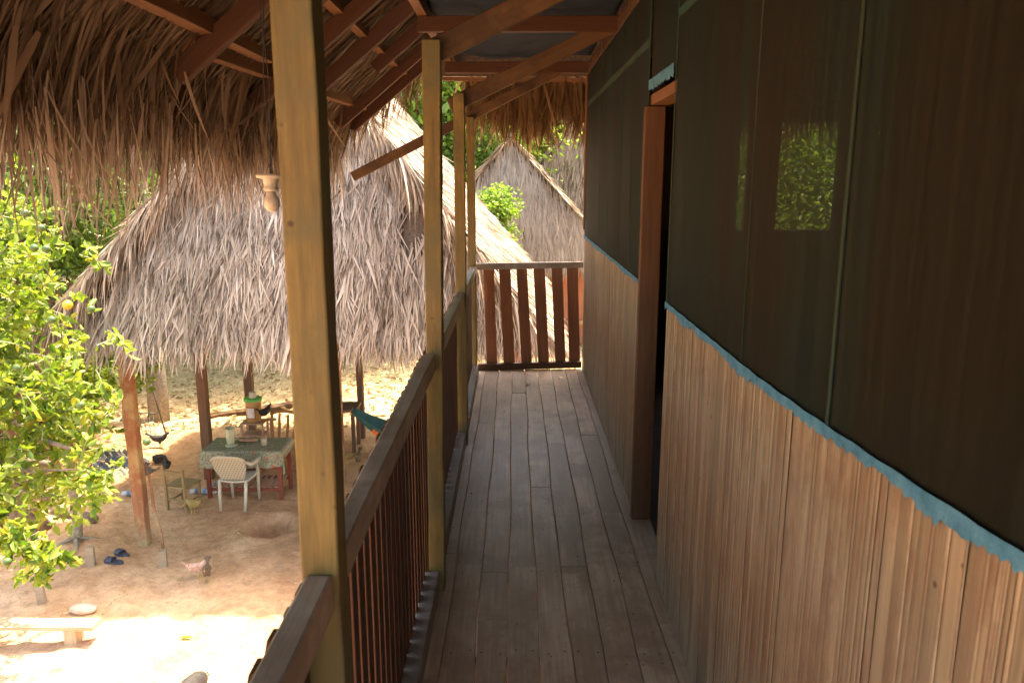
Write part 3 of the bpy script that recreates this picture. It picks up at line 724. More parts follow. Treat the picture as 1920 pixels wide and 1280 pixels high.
# ------------------------------------------------------------------ open hut in the yard
def hut_roof(par, x0, x1, y0, y1, ze, xr, yr0, yr1, zrg, mat, per_m=110, W=.022, row=.17, L=.5, first=1.2, inset=.28, base=M_thatch_base, holes=()):
    """ridge along Y between yr0 and yr1; front face set under the side slopes"""
    A = (x0, y0, ze); B = (x1, y0, ze); C = (x1, y1, ze); D = (x0, y1, ze); E = (xr, yr0, zrg); Fp = (xr, yr1, zrg)
    b = MB(); b.add([A, B, C, D, E, Fp], [(0, 1, 4), (1, 2, 5, 4), (2, 3, 5), (3, 0, 4, 5)]); b.build('roof_base', base, par, solid=.05)
    f = thatch_face((x0+.1, y0-.02, ze), (x1-.1, y0-.02, ze), (xr+.25, yr0-.02-.0, zrg-.1), (xr-.25, yr0-.02, zrg-.1), row, per_m, L, W, first=first, holes=holes)
    npmesh('front_thatch', f[0], f[1], mat, par)
    for s, xe in ((-1, x0), (1, x1)):
        f = thatch_face((xe, y0-inset, ze), (xe, y1, ze), (xr, yr1, zrg+.05), (xr, yr0-inset*1.2, zrg+.05), row, per_m*.8, L, W, first=1.0)
        # fronds hanging from the front rake of this slope
        N = int(4.5*per_m*1.1); u = RNG.random(N)
        a = np.array((xe, y0-inset, ze)); e = np.array((xr, yr0-inset*1.2, zrg+.05))
        P = a+(e-a)*u[:, None]; P[:, 1] += RNG.uniform(-.08, .12, N); P[:, 2] += .02
        Dd = np.stack([s*(.45+RNG.normal(size=N)*.25), -.35+RNG.normal(size=N)*.12, -np.ones(N)*.8+RNG.normal(size=N)*.1], 1)
        g = blades(P, Dd, L*(.6+.7*RNG.random(N)), W*(.6+.8*RNG.random(N)), .45, 4, 1)
        f = join([f, g]); npmesh('side_thatch', f[0], f[1], mat, par)
HOLES = []
HT = thing('open_hut', (-2.5, 11.2, GZ), 'open-sided hut with a steep pale palm thatch roof on timber posts over the table', 'hut')
hut_roof(HT, -5.15, .33, 8.45, 14.4, -.03, -2.42, 9.55, 14.3, 3.15, M_thatch, per_m=170, W=.020, row=.17, L=.42, first=1.05, holes=[at_y(212, 515, 8.85), at_y(778, 425, 9.0)])
def hp(x, y, mat, w=.13, ztop=-.05): timber('post', (x, y, GZ-.1), (x, y, ztop), w, w, mat, HT, up=(0, -1, 0), j=.004, bevel=.008)
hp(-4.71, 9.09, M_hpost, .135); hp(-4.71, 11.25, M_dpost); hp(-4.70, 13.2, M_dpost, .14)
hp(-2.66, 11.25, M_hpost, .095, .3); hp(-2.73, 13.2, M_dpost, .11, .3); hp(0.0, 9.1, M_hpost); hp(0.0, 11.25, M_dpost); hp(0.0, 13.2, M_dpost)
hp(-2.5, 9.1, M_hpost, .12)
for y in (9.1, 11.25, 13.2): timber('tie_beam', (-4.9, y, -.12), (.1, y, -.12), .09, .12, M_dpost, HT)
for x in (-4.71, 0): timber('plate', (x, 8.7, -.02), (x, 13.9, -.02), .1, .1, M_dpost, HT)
# inner hanging thatch of the far eave
f = thatch_face((-5.1, 14.35, -.30), (.3, 14.35, -.30), (.0, 14.2, .1), (-4.8, 14.2, .1), .15, 60, .6, .03); npmesh('back_thatch', f[0], f[1], M_thatch, HT)

# ------------------------------------------------------------------ furniture under the hut
TB = thing('dining_table', (-3.93, 10.78, GZ), 'red wooden table with a slatted lower shelf beneath the open hut', 'table')
tx0, tx1, ty0, ty1 = -4.44, -3.40, 10.56, 11.04; zt = GZ+.72
b = MB(); b.box((tx0-.03, ty0-.03, zt-.025), (tx1+.03, ty1+.03, zt)); b.build('tabletop', M_table, TB)
for x in (tx0, tx1):
    for y in (ty0, ty1): timber('leg', (x, y, gz(x, y)-.02), (x, y, zt-.025), .055, .055, M_table, TB, up=(0, -1, 0))
for z in (GZ+.12, GZ+.45):
    for y in (ty0, ty1): timber('rail', (tx0+.03, y, z), (tx1-.03, y, z), .03, .05, M_table, TB)
for i in range(11):
    x = tx0+.08+i*.09; timber('shelf_slat', (x, ty0-.01, GZ+.155), (x, ty1+.01, GZ+.155), .055, .015, M_shelfw, TB)
cl = MB()
def clothf(u, v):
    # u across with side drops, v from back to front with a front drop
    xw = (tx1-tx0)+.10; X = -.14+u*(xw+.28); Yv = v*(.60+.24)
    x = min(max(X, 0), xw); dx = X-x; y = min(Yv, .60); dy = Yv-.60 if Yv > .60 else 0
    z = zt+.006-abs(dx)*.95-dy
    return Vector((tx0-.05+x+(.03 if dx > 0 else -.03 if dx < 0 else 0)*min(1, abs(dx)/.05)+dy*.12*math.sin(X*17), ty1+.05-y-dy*.10-.025*dy/.24*math.sin(X*21), z-.01*math.sin(X*9)*dy/.2))
cl.sheet(clothf, 60, 40)
tag(cl.build('tablecloth', M_cloth, None, org=(-3.93, 10.78, zt), smooth=True, solid=.003), 'grey green printed plastic cloth draped over the red table', 'tablecloth')
# things on the table
p = Vector((-4.17, 10.80, zt+.012)); t = thing('pitcher', p, 'tall frosted plastic pitcher with a dark spoon on the tablecloth', 'pitcher')
b = MB(); b.lathe(p, [(.05, 0), (.055, .01), (.065, .12), (.072, .24), (.070, .24), (.062, .12), (.05, .012)], 20); b.tube([p+Vector((.068, 0, .20)), p+Vector((.12, 0, .19)), p+Vector((.125, 0, .09)), p+Vector((.06, 0, .06))], .008, 6); b.build('jug_body', M_pitch, t, smooth=True)
b = MB(); b.tube([p+Vector((0, .01, .02)), p+Vector((-.02, -.01, .23))], .007, 6); b.ball(p+Vector((0, .01, .03)), .02, (1, .6, .5)); b.build('spoon', M_black, t)
p = Vector((-3.66, 10.74, zt+.012)); b = MB(); b.lathe(p, [(.035, 0), (.045, .10), (.048, .105), (.042, .104), (.034, .006)], 18)
tag(b.build('cup', M_white, None, org=p, smooth=True), 'small white cup near the middle of the tablecloth', 'cup')
p = Vector((-3.95, 10.9, zt+.012)); b = MB()
for i in range(5): b.ball(p+Vector((.045*i-.09, .01*math.sin(i*2), .022)), .05, (1.1, .8, .42), 12, .12)
tag(b.build('cloth_bundle', M_shelfw, None, org=p, smooth=True), 'crumpled pale cloth lying on the table behind the pitcher', 'cloth')
p = Vector((-4.13, 10.72, zt+.012)); b = MB(); b.lathe(p, [(.05, 0), (.09, .004), (.092, .010), (.05, .008)], 20)
tag(b.build('saucer', M_pitch, None, org=p, smooth=True), 'clear plate in front of the pitcher on the tablecloth', 'plate')
# white plastic chair, seen from behind
def arc_back(b, w, z0, z1, y, n=12, bulge=.06):
    pass
def plastic_chair(loc, rz, mat, latt, label, style, group=None):
    t = thing('plastic_chair', loc, label, 'chair', group, rz)
    M = wm(t)
    def bl(mb, nme, m, **k): return mb.build(nme, m, t, M=M, **k)
    b = MB(); b.sheet(lambda u, v: Vector(((u-.5)*(.42+.04*v), -.20+.42*v, .43-.02*math.sin(u*math.pi)-.015*v*(1-v)*4+.01*v)), 12, 10); bl(b, 'seat', mat, smooth=True, solid=.022)
    b = MB()
    if style == 'lattice':
        def f(u, v):
            w = (.30+.17*math.sin(min(1, v*1.25)*math.pi/2)); top = .83-.06*(2*u-1)**4*1.2
            return Vector(((u-.5)*w, -.20-.13*v-.05*(1-(2*u-1)**2)*v+.03, .43+(top-.43)*v))
        b.sheet(f, 16, 12); bl(b, 'backrest', latt, smooth=True, solid=.014)
        b = MB(); b.tube([f(u, 1)+Vector((0, 0, .0)) for u in np.linspace(0, 1, 13)], .017, 8); bl(b, 'top_rim', mat, smooth=True)
    else:
        for u in (-.19, -.07, .07, .19):
            pts = [Vector((u*.9, -.19, .43)), Vector((u*.98, -.26, .62)), Vector((u*1.05, -.30, .83))]
            b.bar(pts[0], pts[1], .045, .014, up=(0, 1, 0)); b.bar(pts[1], pts[2], .045, .014, up=(0, 1, 0))
        bl(b, 'back_slat', mat, bevel=.004)
        b = MB(); b.tube([Vector((.23*math.sin(a), -.31-.02*math.cos(a), .80+.085*math.cos(a))) for a in np.linspace(-1.35, 1.35, 13)], .026, 8, .6); bl(b, 'backrest', mat, smooth=True)
    for s in (-1, 1):
        b = MB(); b.tube([(s*.19, -.19, .43), (s*.185, -.23, .2), (s*.175, -.26, .0)], [.024, .022, .018], 8); bl(b, 'leg', mat, smooth=True)
        b = MB(); b.tube([(s*.21, .20, .64 if style == 'lattice' else .42), (s*.205, .19, .42), (s*.195, .20, .0)], [.020, .026, .018], 8); bl(b, 'leg', mat, smooth=True)
        if style == 'lattice':
            b = MB(); b.tube([(s*.19, -.25, .74), (s*.25, -.15, .66), (s*.262, .05, .645), (s*.24, .19, .645), (s*.215, .215, .60)], [.018, .026, .03, .028, .02], 8, 1.2); bl(b, 'armrest', mat, smooth=True)
    return t
p = G(437, 958); plastic_chair((p.x+.02, p.y+.24, p.z), R(-4), M_white, M_lattice, 'white plastic armchair with a lattice back drawn up to the table', 'lattice')
plastic_chair((-3.78, 11.75, gz(-3.78, 11.75)), R(175), M_brownp, M_brownp, 'brown plastic chair with slotted back standing behind the table', 'slot')
# small wooden chair
p = G(345, 948); t = thing('wooden_chair', p, 'small weathered wooden chair left of the table', 'chair', None, R(-14)); M = wm(t)
def tb(nme, a, c, w, h, mat=M_chairw, up=(0, -1, 0)):
    b = MB(); b.bar(a, c, w, h, up=up, n=2, j=.002); b.build(nme, mat, t, M=M, bevel=.003)
for x in (-.15, .15):
    tb('leg', (x, -.15, 0), (x, -.17, .62), .035, .035); tb('leg', (x, .16, 0), (x, .16, .33), .035, .035)
    tb('stretcher', (x, -.15, .12), (x, .16, .12), .02, .03, up=(0, 0, 1))
tb('stretcher', (-.15, -.15, .16), (.15, -.15, .16), .02, .03, up=(0, 0, 1))
tb('backrest', (-.15, -.168, .56), (.15, -.168, .56), .02, .07, up=(0, 0, 1))
tb('seat', (0, -.16, .345), (0, .19, .345), .35, .025, up=(0, 0, 1))
# drinks cooler and stand
p = Vector((-4.31, 12.25, gz(-4.31, 12.25))); t = thing('wooden_stand', p, 'small open wooden shelf stand carrying the drinks cooler', 'stand')
b = MB()
for x in (-.17, .17):
    for y in (-.13, .13): timber('leg', p+Vector((x, y, 0)), p+Vector((x, y, .62)), .035, .035, M_shelfw, t, up=(0, -1, 0))
for z in (.2, .42, .625): timber('shelf', p+Vector((-.19, 0, z)), p+Vector((.19, 0, z)), .30, .02, M_shelfw, t)
q = p+Vector((0, 0, .637)); t = thing('drinks_cooler', q, 'tall orange drinks cooler with a bright green lid and a white paper label', 'cooler')
M_juice = plain('cooler_amber', (.50, .30, .12), .35, .1, 5, bmp=0); M_green = plain('lid_green', (.10, .45, .10), .4, .1, 5, bmp=0)
M_redlab = plain('label_red', (.45, .05, .03), .5, .1, 5, bmp=0); M_lab = plain('label_white', (.7, .7, .68), .5, .05, 5, bmp=0)
b = MB(); b.lathe(q, [(.10, 0), (.115, .01), (.135, .33), (.14, .36), (.02, .36)], 24); b.build('cooler_body', M_juice, t, smooth=True)
b = MB(); b.lathe(q, [(.02, .36), (.148, .36), (.15, .385), (.14, .40), (.02, .405)], 24); b.build('lid', M_green, t, smooth=False)
b = MB(); b.lathe(q, [(.02, .405), (.062, .405), (.055, .49), (.05, .50), (.01, .50)], 18); b.build('upturned_cup', M_white, t, smooth=False)
def lab(r0, z0, z1, a0, a1, off):
    b = MB(); b.sheet(lambda u, v: q+Vector(((.115+.02*(z0+(z1-z0)*v)/.33+off)*math.cos(a0+(a1-a0)*u), (.115+.02*(z0+(z1-z0)*v)/.33+off)*math.sin(a0+(a1-a0)*u), z0+(z1-z0)*v)), 8, 2); return b
lb = lab(0, .07, .27, R(-130), R(-62), .004).build('label', M_redlab, t, solid=.002)
lab(0, .085, .255, R(-125), R(-67), .0065).build('label_paper', M_lab, lb, solid=.002)
b = MB()
for i, (z, a, c) in enumerate([(.235, -118, -92), (.215, -118, -100), (.19, -118, -95), (.17, -90, -75), (.15, -118, -98), (.13, -92, -74), (.115, -118, -104)]):
    a, c = R(a), R(c); r = .115+.02*z/.33+.0085
    b.add([q+Vector((r*math.cos(x), r*math.sin(x), zz)) for x, zz in ((a, z), (c, z), (c, z+.008), (a, z+.008))], [(0, 1, 2, 3)])
b.build('label_print', M_redlab, lb)
# hammock
t = thing('hammock', (-1.5, 11.2, gz(-1.5, 11.2)), 'teal cloth hammock with an orange flower print slung from a hut post', 'hammock')
M_ham = plain('hammock_cloth', (.02, .085, .085), .8, .25, 8); M_flow = plain('flower_print', (.55, .12, .03), .8, .2, 20)
h0 = Vector((-2.60, 11.17, -1.86)); h1 = Vector((0.0, 11.2, -1.75))
def hamf(u, v):
    c = h0.lerp(h1, .06+.88*u); c.z -= 1.05*(1-(2*u-1)**2)*.62
    w = .42*math.sin(math.pi*(.06+.88*u))**.8
    return c+Vector((0, (v-.5)*w*1.5, (abs(2*v-1)**2)*w*.75))
b = MB(); b.sheet(hamf, 30, 10); hc = b.build('hammock_cloth', M_ham, t, smooth=True, solid=.004)
b = MB()
fc = hamf(.16, .14)+Vector((0, -.012, 0))
for i in range(6):
    a = i*math.pi/3; b.ball(fc+Vector((.03*math.cos(a), 0, .03*math.sin(a))), .024, (1, .15, 1), 8)
b.build('flower_print', M_flow, hc)
b = MB(); b.tube([h0+Vector((.0, 0, .02)), hamf(0, .5)], .008, 6); b.tube([hamf(1, .5), h1], .008, 6)
for v in (0, .25, .5, .75, 1): b.tube([h0.lerp(h1, .035)-Vector((0, 0, .04)), hamf(0, v)], .003, 4)
b.build('rope', M_shelfw, t)
# side bench behind the rail post
t = thing('work_bench', (-2.95, 12.6, gz(-2.95, 12.6)), 'dark wooden work bench behind the narrow red hut post', 'bench')
for x in (-3.2, -2.72):
    for y in (12.45, 12.85): timber('leg', (x, y, GZ), (x, y, GZ+.72), .06, .06, M_dpost, t, up=(0, -1, 0))
timber('benchtop', (-3.25, 12.65, GZ+.74), (-2.66, 12.65, GZ+.74), .5, .05, M_dpost, t)

# ------------------------------------------------------------------ yard things
def post_like(nme, px, py, w, h, label, cat, mat=M_stake, group=None, tilt=0):
    p = G(px, py); b = MB(); b.bar((0, 0, -.05), (tilt, 0, h), w, w*.9, up=(0, 1, 0), n=3, j=.004)
    M = Matrix.Translation(p) @ Matrix.Rotation(R(random.uniform(-20, 20)), 4, 'Z')
    return tag(b.build(nme, mat, None, M=M, bevel=.004), label, cat, group)
post_like('ground_stake', 171, 1062, .085, .24, 'squared grey stake in the yard soil between the small tree trunk and the sandals', 'stake', group='sawn-off stakes in the yard')
post_like('ground_stake', 306, 1061, .085, .20, 'squared grey stake nearest the foot of the leaning stick', 'stake', group='sawn-off stakes in the yard')
post_like('ground_stake', 79, 1129, .08, .19, 'leaning grey stake closest to the plank bench', 'stake', group='sawn-off stakes in the yard', tilt=-.02)
a = G(305, 1028); c = at_y(272, 868, 9.2)
b = MB(); b.tube([a.lerp(c, i/6)+Vector((.012*math.sin(i*1.7), 0, 0)) for i in range(7)], [.018, .022, .020, .018, .017, .016, .014], 8)
tag(b.build('leaning_stick', M_hpost, None, org=a, smooth=True), 'thin crooked stick leaning against the front post of the open hut', 'stick')
def sandal(px, py, rz, label):
    p = G(px, py); M = Matrix.Translation(p) @ Matrix.Rotation(rz, 4, 'Z')
    t = bpy.data.objects.new('sandal', None); place(t, M); tag(t, label, 'sandal', 'pair of blue sandals')
    b = MB(); o = []
    for i in range(16):
        a = 2*math.pi*i/16; o.append((.13*math.cos(a), (.048+.008*math.cos(a))*math.sin(a)))
    b.add([(x, y, z) for z in (.003, .03) for x, y in o], [tuple(range(15, -1, -1)), tuple(range(16, 32))]+[(i, (i+1) % 16, 16+(i+1) % 16, 16+i) for i in range(16)])
    b.build('sole', M_blue, t, M=M)
    b = MB(); b.sheet(lambda u, v: Vector((-.0+.085*v, .052*math.cos(math.pi*u), .03+.045*math.sin(math.pi*u))), 10, 3); b.build('strap', M_blue, t, M=M, smooth=True, solid=.006)
sandal(229, 1043, R(155), 'blue slide sandal lying nearer the hut post'); sandal(213, 1059, R(170), 'blue slide sandal lying nearer the grey stake')
p = G(157, 1153); b = MB(); b.ball(p+Vector((0, 0, .035)), .15, (1, .55, .36), 18, .03)
tag(b.build('flat_stone', M_stone, None, org=p, smooth=True, sub=1), 'flat pale stone beside the plank bench', 'stone')
# plank bench
a = at_y(190, 1180, 6.9); zb = gz(-4, 6.9)
t = thing('plank_bench', (-4.5, 6.9, zb), 'low bench made of a rough plank on a short block in the sunny yard', 'bench')
e = G(137, 1211)
timber('plank', (-6.2, e.y+.03, zb+.185), (at_y(180, 1183, e.y).x, e.y+.02, zb+.185), .17, .045, M_tin, t, j=.004, seg=9)
timber('leg', (e.x, e.y+.03, zb-.05), (e.x, e.y+.03, zb+.163), .12, .16, M_tin, t, up=(0, -1, 0)); timber('leg', (-5.9, e.y+.03, zb-.05), (-5.9, e.y+.03, zb+.163), .12, .16, M_tin, t, up=(0, -1, 0))
p = G(345, 1207); V, F = leaves(np.array([[p.x-.05, p.y, p.z+.02]]), np.array([[1, .2, .0]]), .13, .4)
tag(npmesh('fallen_leaf', V, F, M_leaf), 'single green brown leaf lying on the bright soil', 'leaf')
# logs, far plank
a, c = G(95, 975), G(180, 992); b = MB(); b.tube([a.lerp(c, i/5)+Vector((0, 0, .06+.01*math.sin(i*2))) for i in range(6)], [.04, .05, .055, .05, .06, .055], 9)
tag(b.build('fallen_log', M_bark, None, org=a, smooth=True), 'pale fallen log lying behind the small tree trunk', 'log')
a, c = G(385, 783), G(560, 762); timber_o = MB(); timber_o.bar(a+Vector((0, 0, .04)), c+Vector((0, 0, .04)), .22, .06, n=8, j=.01)
tag(timber_o.build('ground_plank', M_brace, None, org=a), 'long plank lying on the leaf litter beyond the hut', 'plank')
# bottles
def bottle(px, py, rz, label):
    p = G(px, py); t = thing('plastic_bottle', p, label, 'bottle', 'empty plastic bottles lying on the ground', rz)
    M = Matrix.Translation(p+Vector((0, 0, .045))) @ Matrix.Rotation(rz, 4, 'Z') @ Matrix.Rotation(R(90), 4, 'Y')
    b = MB(); b.lathe((0, 0, 0), [(.03, -.12), (.042, -.11), (.042, -.02), (.038, 0), (.042, .02), (.040, .07), (.018, .12), (.014, .14)], 14); b.build('bottle_body', M_clear, t, M=M, smooth=True)
    b = MB(); b.lathe((0, 0, 0), [(.016, .135), (.017, .155), (.002, .156)], 12); b.build('cap', M_lab, t, M=M)
    b = MB(); b.lathe((0, 0, 0), [(.0435, -.05), (.0435, .0)], 14); b.build('bottle_label', plain('label_blue', (.14, .19, .27), .5, .1), t, M=M)
bottle(245, 935, R(15), 'clear plastic bottle lying between the thin trunk and the hut post'); bottle(372, 924, R(20), 'clear plastic bottle lying behind the legs of the wooden chair'); bottle(388, 924, R(-10), 'clear blue plastic bottle lying beside the left table leg'); bottle(404, 914, R(80), 'clear plastic bottle lying beneath the red table')

# ------------------------------------------------------------------ animals
def featm(name, cols, sc=30):
    m, nt, bs, new, link = nm(name); v, g = coords(nt, False)
    n = noise(nt, v, sc, 4, .7); r = ramp(new, [(.3+.4*i/max(1, len(cols)-1), c) for i, c in enumerate(cols)]); link(n, r.inputs[0])
    link(r.outputs[0], bs.inputs['Base Color']); bs.inputs['Roughness'].default_value = .75; bump(nt, n, .4, .01, bs); return m
F_black = featm('black_feathers', [(.012, .012, .014), (.03, .028, .03)]); F_brown = featm('brown_feathers', [(.06, .04, .025), (.22, .15, .09)], 60)
F_pink = featm('patchy_pink_feathers', [(.12, .05, .03), (.62, .36, .28), (.72, .50, .42)], 40); F_gold = featm('golden_feathers', [(.26, .17, .05), (.42, .30, .11)], 40)
M_comb = plain('comb_red', (.45, .03, .02), .5); M_beak = plain('beak_yellow', (.55, .36, .10), .5)
def hen(p, rz, s, mat, label, peck=0, legs=True):
    t = thing('hen', p, label, 'hen', 'chickens roaming the yard', rz); M = wm(t) @ Matrix.Scale(s, 4)
    zl = .16 if legs else .06; b = MB()
    hz = zl+.17-(.20 if peck else 0); hx = .19+(.04 if peck else 0)
    b.tube([(-.21, 0, zl+.15), (-.17, 0, zl+.11), (-.11, 0, zl+.07), (-.02, 0, zl+.055), (.06, 0, zl+.065), (.115, 0, zl+.10), (.15, 0, (zl+.13+hz)/2), (hx-.01, 0, hz), (hx+.02, 0, hz+.005), (hx+.035, 0, hz)],
           [.012, .035, .07, .088, .080, .055, .034, .027, .024, .010], 14, .82)
    # folded wings, thighs, shanks and toes belong to the same body
    for q in (-1, 1):
        b.tube([(.06, q*.05, zl+.10), (-.02, q*.068, zl+.08), (-.12, q*.05, zl+.10)], [.022, .042, .012], 8, .5)
        if legs:
            b.tube([(.0, q*.035, zl+.01), (.012, q*.038, zl-.05), (-.004, q*.04, zl-.085)], [.038, .022, .010], 8)
    bd = b.build('body', mat, t, M=M, remesh=.009)
    if legs:
        for q in (-1, 1):
            b = MB(); b.tube([(-.004, q*.04, zl-.07), (.008, q*.04, .012), (.012, q*.04, .008)], .0075, 6)
            for a in (-.5, 0, .5, 3.14): b.tube([(.01, q*.04, .008), (.01+.05*math.cos(a), q*.04+.05*math.sin(a), .003)], [.006, .003], 5)
            b.build('leg', M_beak, t, M=M)
    b = MB(); b.tube([(hx+.03, 0, hz), (hx+.065, 0, hz-.012)], [.011, .001], 6); b.build('beak', M_beak, t, M=M)
    b = MB()
    for i in range(4): b.tube([(hx-.01+i*.012, 0, hz+.015), (hx-.018+i*.013, 0, hz+.045+.004*(i % 2))], [.007, .003], 6, .4)
    b.ball((hx+.025, 0, hz-.028), .012, (.6, .6, 1.2), 8); b.build('comb', M_comb, t, M=M)
    b = MB()
    for i in range(7):
        a = (i-3)*.16; b.sheet(lambda u, v, a=a: Vector((-.15-.14*u, math.sin(a)*.10*u+(v-.5)*.03, zl+.12+(.12-abs(a)*.08)*u-.02*u*u)), 4, 1)
    b.build('tail', mat, t, M=M, solid=.003)
hen(G(371, 1083), R(20), .62, F_pink, 'patchy pink and white half-plucked chicken walking on the soil')
hen(G(389, 1095), R(-75), .62, F_brown, 'small brown speckled hen facing the house beside the pink chicken')
hen(G(362, 962), R(160), .72, F_gold, 'golden tan hen pecking at the foot of the wooden chair', 1)
q = G(345, 948); hen(q+Vector((-.13, -.14, .605)), R(120), .70, F_black, 'black hen perched on the backrest of the small wooden chair', 0, False)
hen(at_y(497, 782, 12.05), R(70), .75, F_black, 'black hen perched high behind the drinks cooler', 0, False)
hen(G(300, 842), R(10), .75, F_black, 'black hen with red comb scratching beside the heap of junk')
hen(G(672, 872), R(-90), .7, F_brown, 'dark hen standing in the shade right of the red hut post')
hen(G(652, 868), R(180), .62, F_gold, 'tan hen half hidden by the red hut post')
timber_o = thing('perch_post', (-3.96, 12.05, gz(-3.96, 12.05)), 'thin wooden perch post behind the drinks cooler', 'post')
timber('pole', (-3.96, 12.05, GZ), (-3.96, 12.05, GZ+.70), .05, .05, M_hpost, timber_o, up=(0, -1, 0)); timber('crossbar', (-4.04, 12.05, GZ+.71), (-3.88, 12.05, GZ+.71), .04, .04, M_hpost, timber_o)
# piglet
p = G(352, 1350); t = thing('piglet', p, 'grey piglet with pink ears trotting toward the house', 'pig', None, R(-105)); M = wm(t) @ Matrix.Scale(.72, 4)
F_pig = featm('pig_skin', [(.014, .012, .012), (.028, .023, .022), (.045, .036, .033)], 14)
b = MB(); b.tube([(-.36, 0, .32), (-.33, 0, .32), (-.24, 0, .33), (-.08, 0, .345), (.08, 0, .34), (.20, 0, .33), (.30, 0, .32), (.38, 0, .285), (.45, 0, .25), (.475, 0, .245)], [.03, .085, .125, .135, .13, .12, .10, .075, .048, .042], 18, .86)
for x, y in ((-.24, .07), (-.24, -.07), (.16, .065), (.16, -.065)):
    b.tube([(x, y, .27), (x+(.01 if x > 0 else -.03), y, .15), (x+.0, y, .07), (x+.01, y, .0)], [.06, .035, .025, .026], 10)
b.build('body', F_pig, t, M=M, remesh=.011)
M_ear = plain('pig_ear', (.42, .20, .16), .6)
for s in (-1, 1):
    b = MB(); b.sheet(lambda u, v, s=s: Vector((.30+.07*v-.02*(2*u-1)**2, s*(.05+.075*v)+(u-.5)*.08*(1-v**1.5), .39+.05*v-.04*v*v)), 6, 5); b.build('ear', M_ear, t, M=M, smooth=True, solid=.008)
b = MB(); b.tube([(-.36, 0, .34), (-.39, .02, .35), (-.40, .03, .31), (-.39, .0, .29)], [.010, .009, .007, .004], 6); b.build('tail', F_pig, t, M=M)

# ------------------------------------------------------------------ junk heap and rack
c0 = G(225, 878)
t = thing('junk_heap', c0, 'heap of crumpled blue black plastic sheet and rags behind the thin trunk', 'junk')
M_bt = plain('blue_black_plastic', (.03, .036, .05), .3, .4, 9, bmp=.6); M_rag = plain('grey_rags', (.09, .085, .085), .8, .4, 12, bmp=.5)
def heap(c, rx, ry, h, seed):
    def f(u, v):
        x, y = (2*u-1), (2*v-1); r = max(0, 1-x*x-y*y)
        return Vector((c.x+x*rx, c.y+y*ry, gz(c.x, c.y)-.04+h*r**.5*(.6+.4*math.sin(x*7+seed)*math.sin(y*6+seed*2))+.05*math.sin(x*19+y*13+seed)*r))
    b = MB(); b.sheet(f, 26, 26); return b
heap(c0, .5, .35, .16, 1).build('plastic_sheet', M_bt, t, smooth=False); heap(c0+Vector((.35, -.25, 0)), .3, .25, .10, 3).build('rag_pile', M_rag, t, smooth=True)
heap(c0+Vector((-.3, .35, 0)), .35, .25, .16, 5).build('rag_pile', M_rag, t)
b = MB(); b.lathe(c0+Vector((.55, .15, 0)), [(.06, 0), (.09, .03), (.09, .09), (.095, .095), (.085, .09), (.08, .02)], 18); b.build('cooking_pot', M_metal, t, smooth=True)
r0 = G(300, 818); t = thing('metal_rack', r0, 'thin black metal frame standing before the old stump', 'rack')
b = MB()
a0, a1, a2, a3 = Vector((-.42, 0, 0)), Vector((.08, 0, 0)), Vector((-.10, 0, .95)), Vector((-.42, .1, .95))
b.tube([r0+a1+Vector((.03, 0, 0)), r0+Vector((-.08, 0, .95)), r0+Vector((-.42, .05, .95)), r0+a0], .013, 6)
b.tube([r0+Vector((-.42, 0, .42)), r0+Vector((.0, 0, .42))], .01, 6)
for k in range(5): b.tube([r0+Vector((-.40+.08*k, 0, .40)), r0+Vector((-.36+.08*k, -.12, .25)), r0+Vector((-.30+.07*k, -.15, .05))], .006, 5)
b.build('rack_frame', M_metal, t, smooth=True)

# ------------------------------------------------------------------ trees
def limb(b, a, c, r0, r1, n=6, wob=.06):
    a, c = Vector(a), Vector(c); L = (c-a).length; pts = []
    for i in range(n+1):
        q = a.lerp(c, i/n)
        if 0 < i < n: q += Vector((random.uniform(-1, 1), random.uniform(-1, 1), random.uniform(-.5, 1)))*wob*L*.5
        pts.append(q)
    b.tube(pts, [r0+(r1-r0)*i/n for i in range(n+1)], 8)
    return pts
def twig_leaves(centers, rad, per, size, down=.15, wr=.5):
    """leafy twigs: each a short stem with leaves set along it"""
    Ps, Ds, Ss, st = [], [], [], MB()
    for c, r in zip(centers, rad):
        for _ in range(per):
            o = Vector(RNG.normal(size=3)); o.normalize(); a = Vector(c)+o*r*RNG.random()**.5*.8
            d = (o*.7+Vector(RNG.normal(size=3))*.5+Vector((0, 0, -down))).normalized(); ln = r*.45+.10
            st.tube([a, a+d*ln*.5+Vector((0, 0, .01)), a+d*ln], [.004, .003, .0015], 3, closed=False)
            n = int(8+RNG.random()*7)
            for i in range(n):
                s = (i+.5)/n; Ps.append(a+d*ln*s); dd = (d*.6+Vector(RNG.normal(size=3))*.75+Vector((0, 0, -.05))).normalized()
                Ds.append(dd); Ss.append(size*(.4+.85*RNG.random()))
    V, F = leaves(np.array(Ps), np.array(Ds), np.array(Ss), wr, .3)
    return V, F, st
cit = thing('citrus_tree', (-6.2, 9.3, gz(-6.2, 9.3)), 'large bright green citrus tree with round green fruit left of the open hut', 'tree')
cl = [((-4.5, 6.3, .55), .95), ((-5.0, 7.0, .0), 1.0), ((-4.6, 6.3, -.35), .75), ((-4.35, 6.3, -.85), .62), ((-3.75, 6.2, -.62), .34), ((-3.52, 6.1, -.78), .25),
      ((-4.0, 6.15, -1.05), .36), ((-4.6, 6.6, -1.15), .5), ((-5.4, 7.6, -.8), 1.0), (at_y(-5, 945, 5.6), .15), (at_y(-10, 1010, 5.5), .10), (at_y(35, 1030, 5.4), .05), (at_y(85, 1048, 5.35), .01), (at_y(-60, 990, 5.5), .2),
      ((-4.75, 6.4, 1.3), .9), ((-5.6, 7.5, 1.4), 1.3), ((-4.15, 6.5, .05), .45), ((-4.05, 6.4, -.2), .38), ((-5.2, 6.0, -.5), .8), ((-5.3, 7.0, 2.2), 1.1), ((-3.85, 6.25, -.35), .22)]
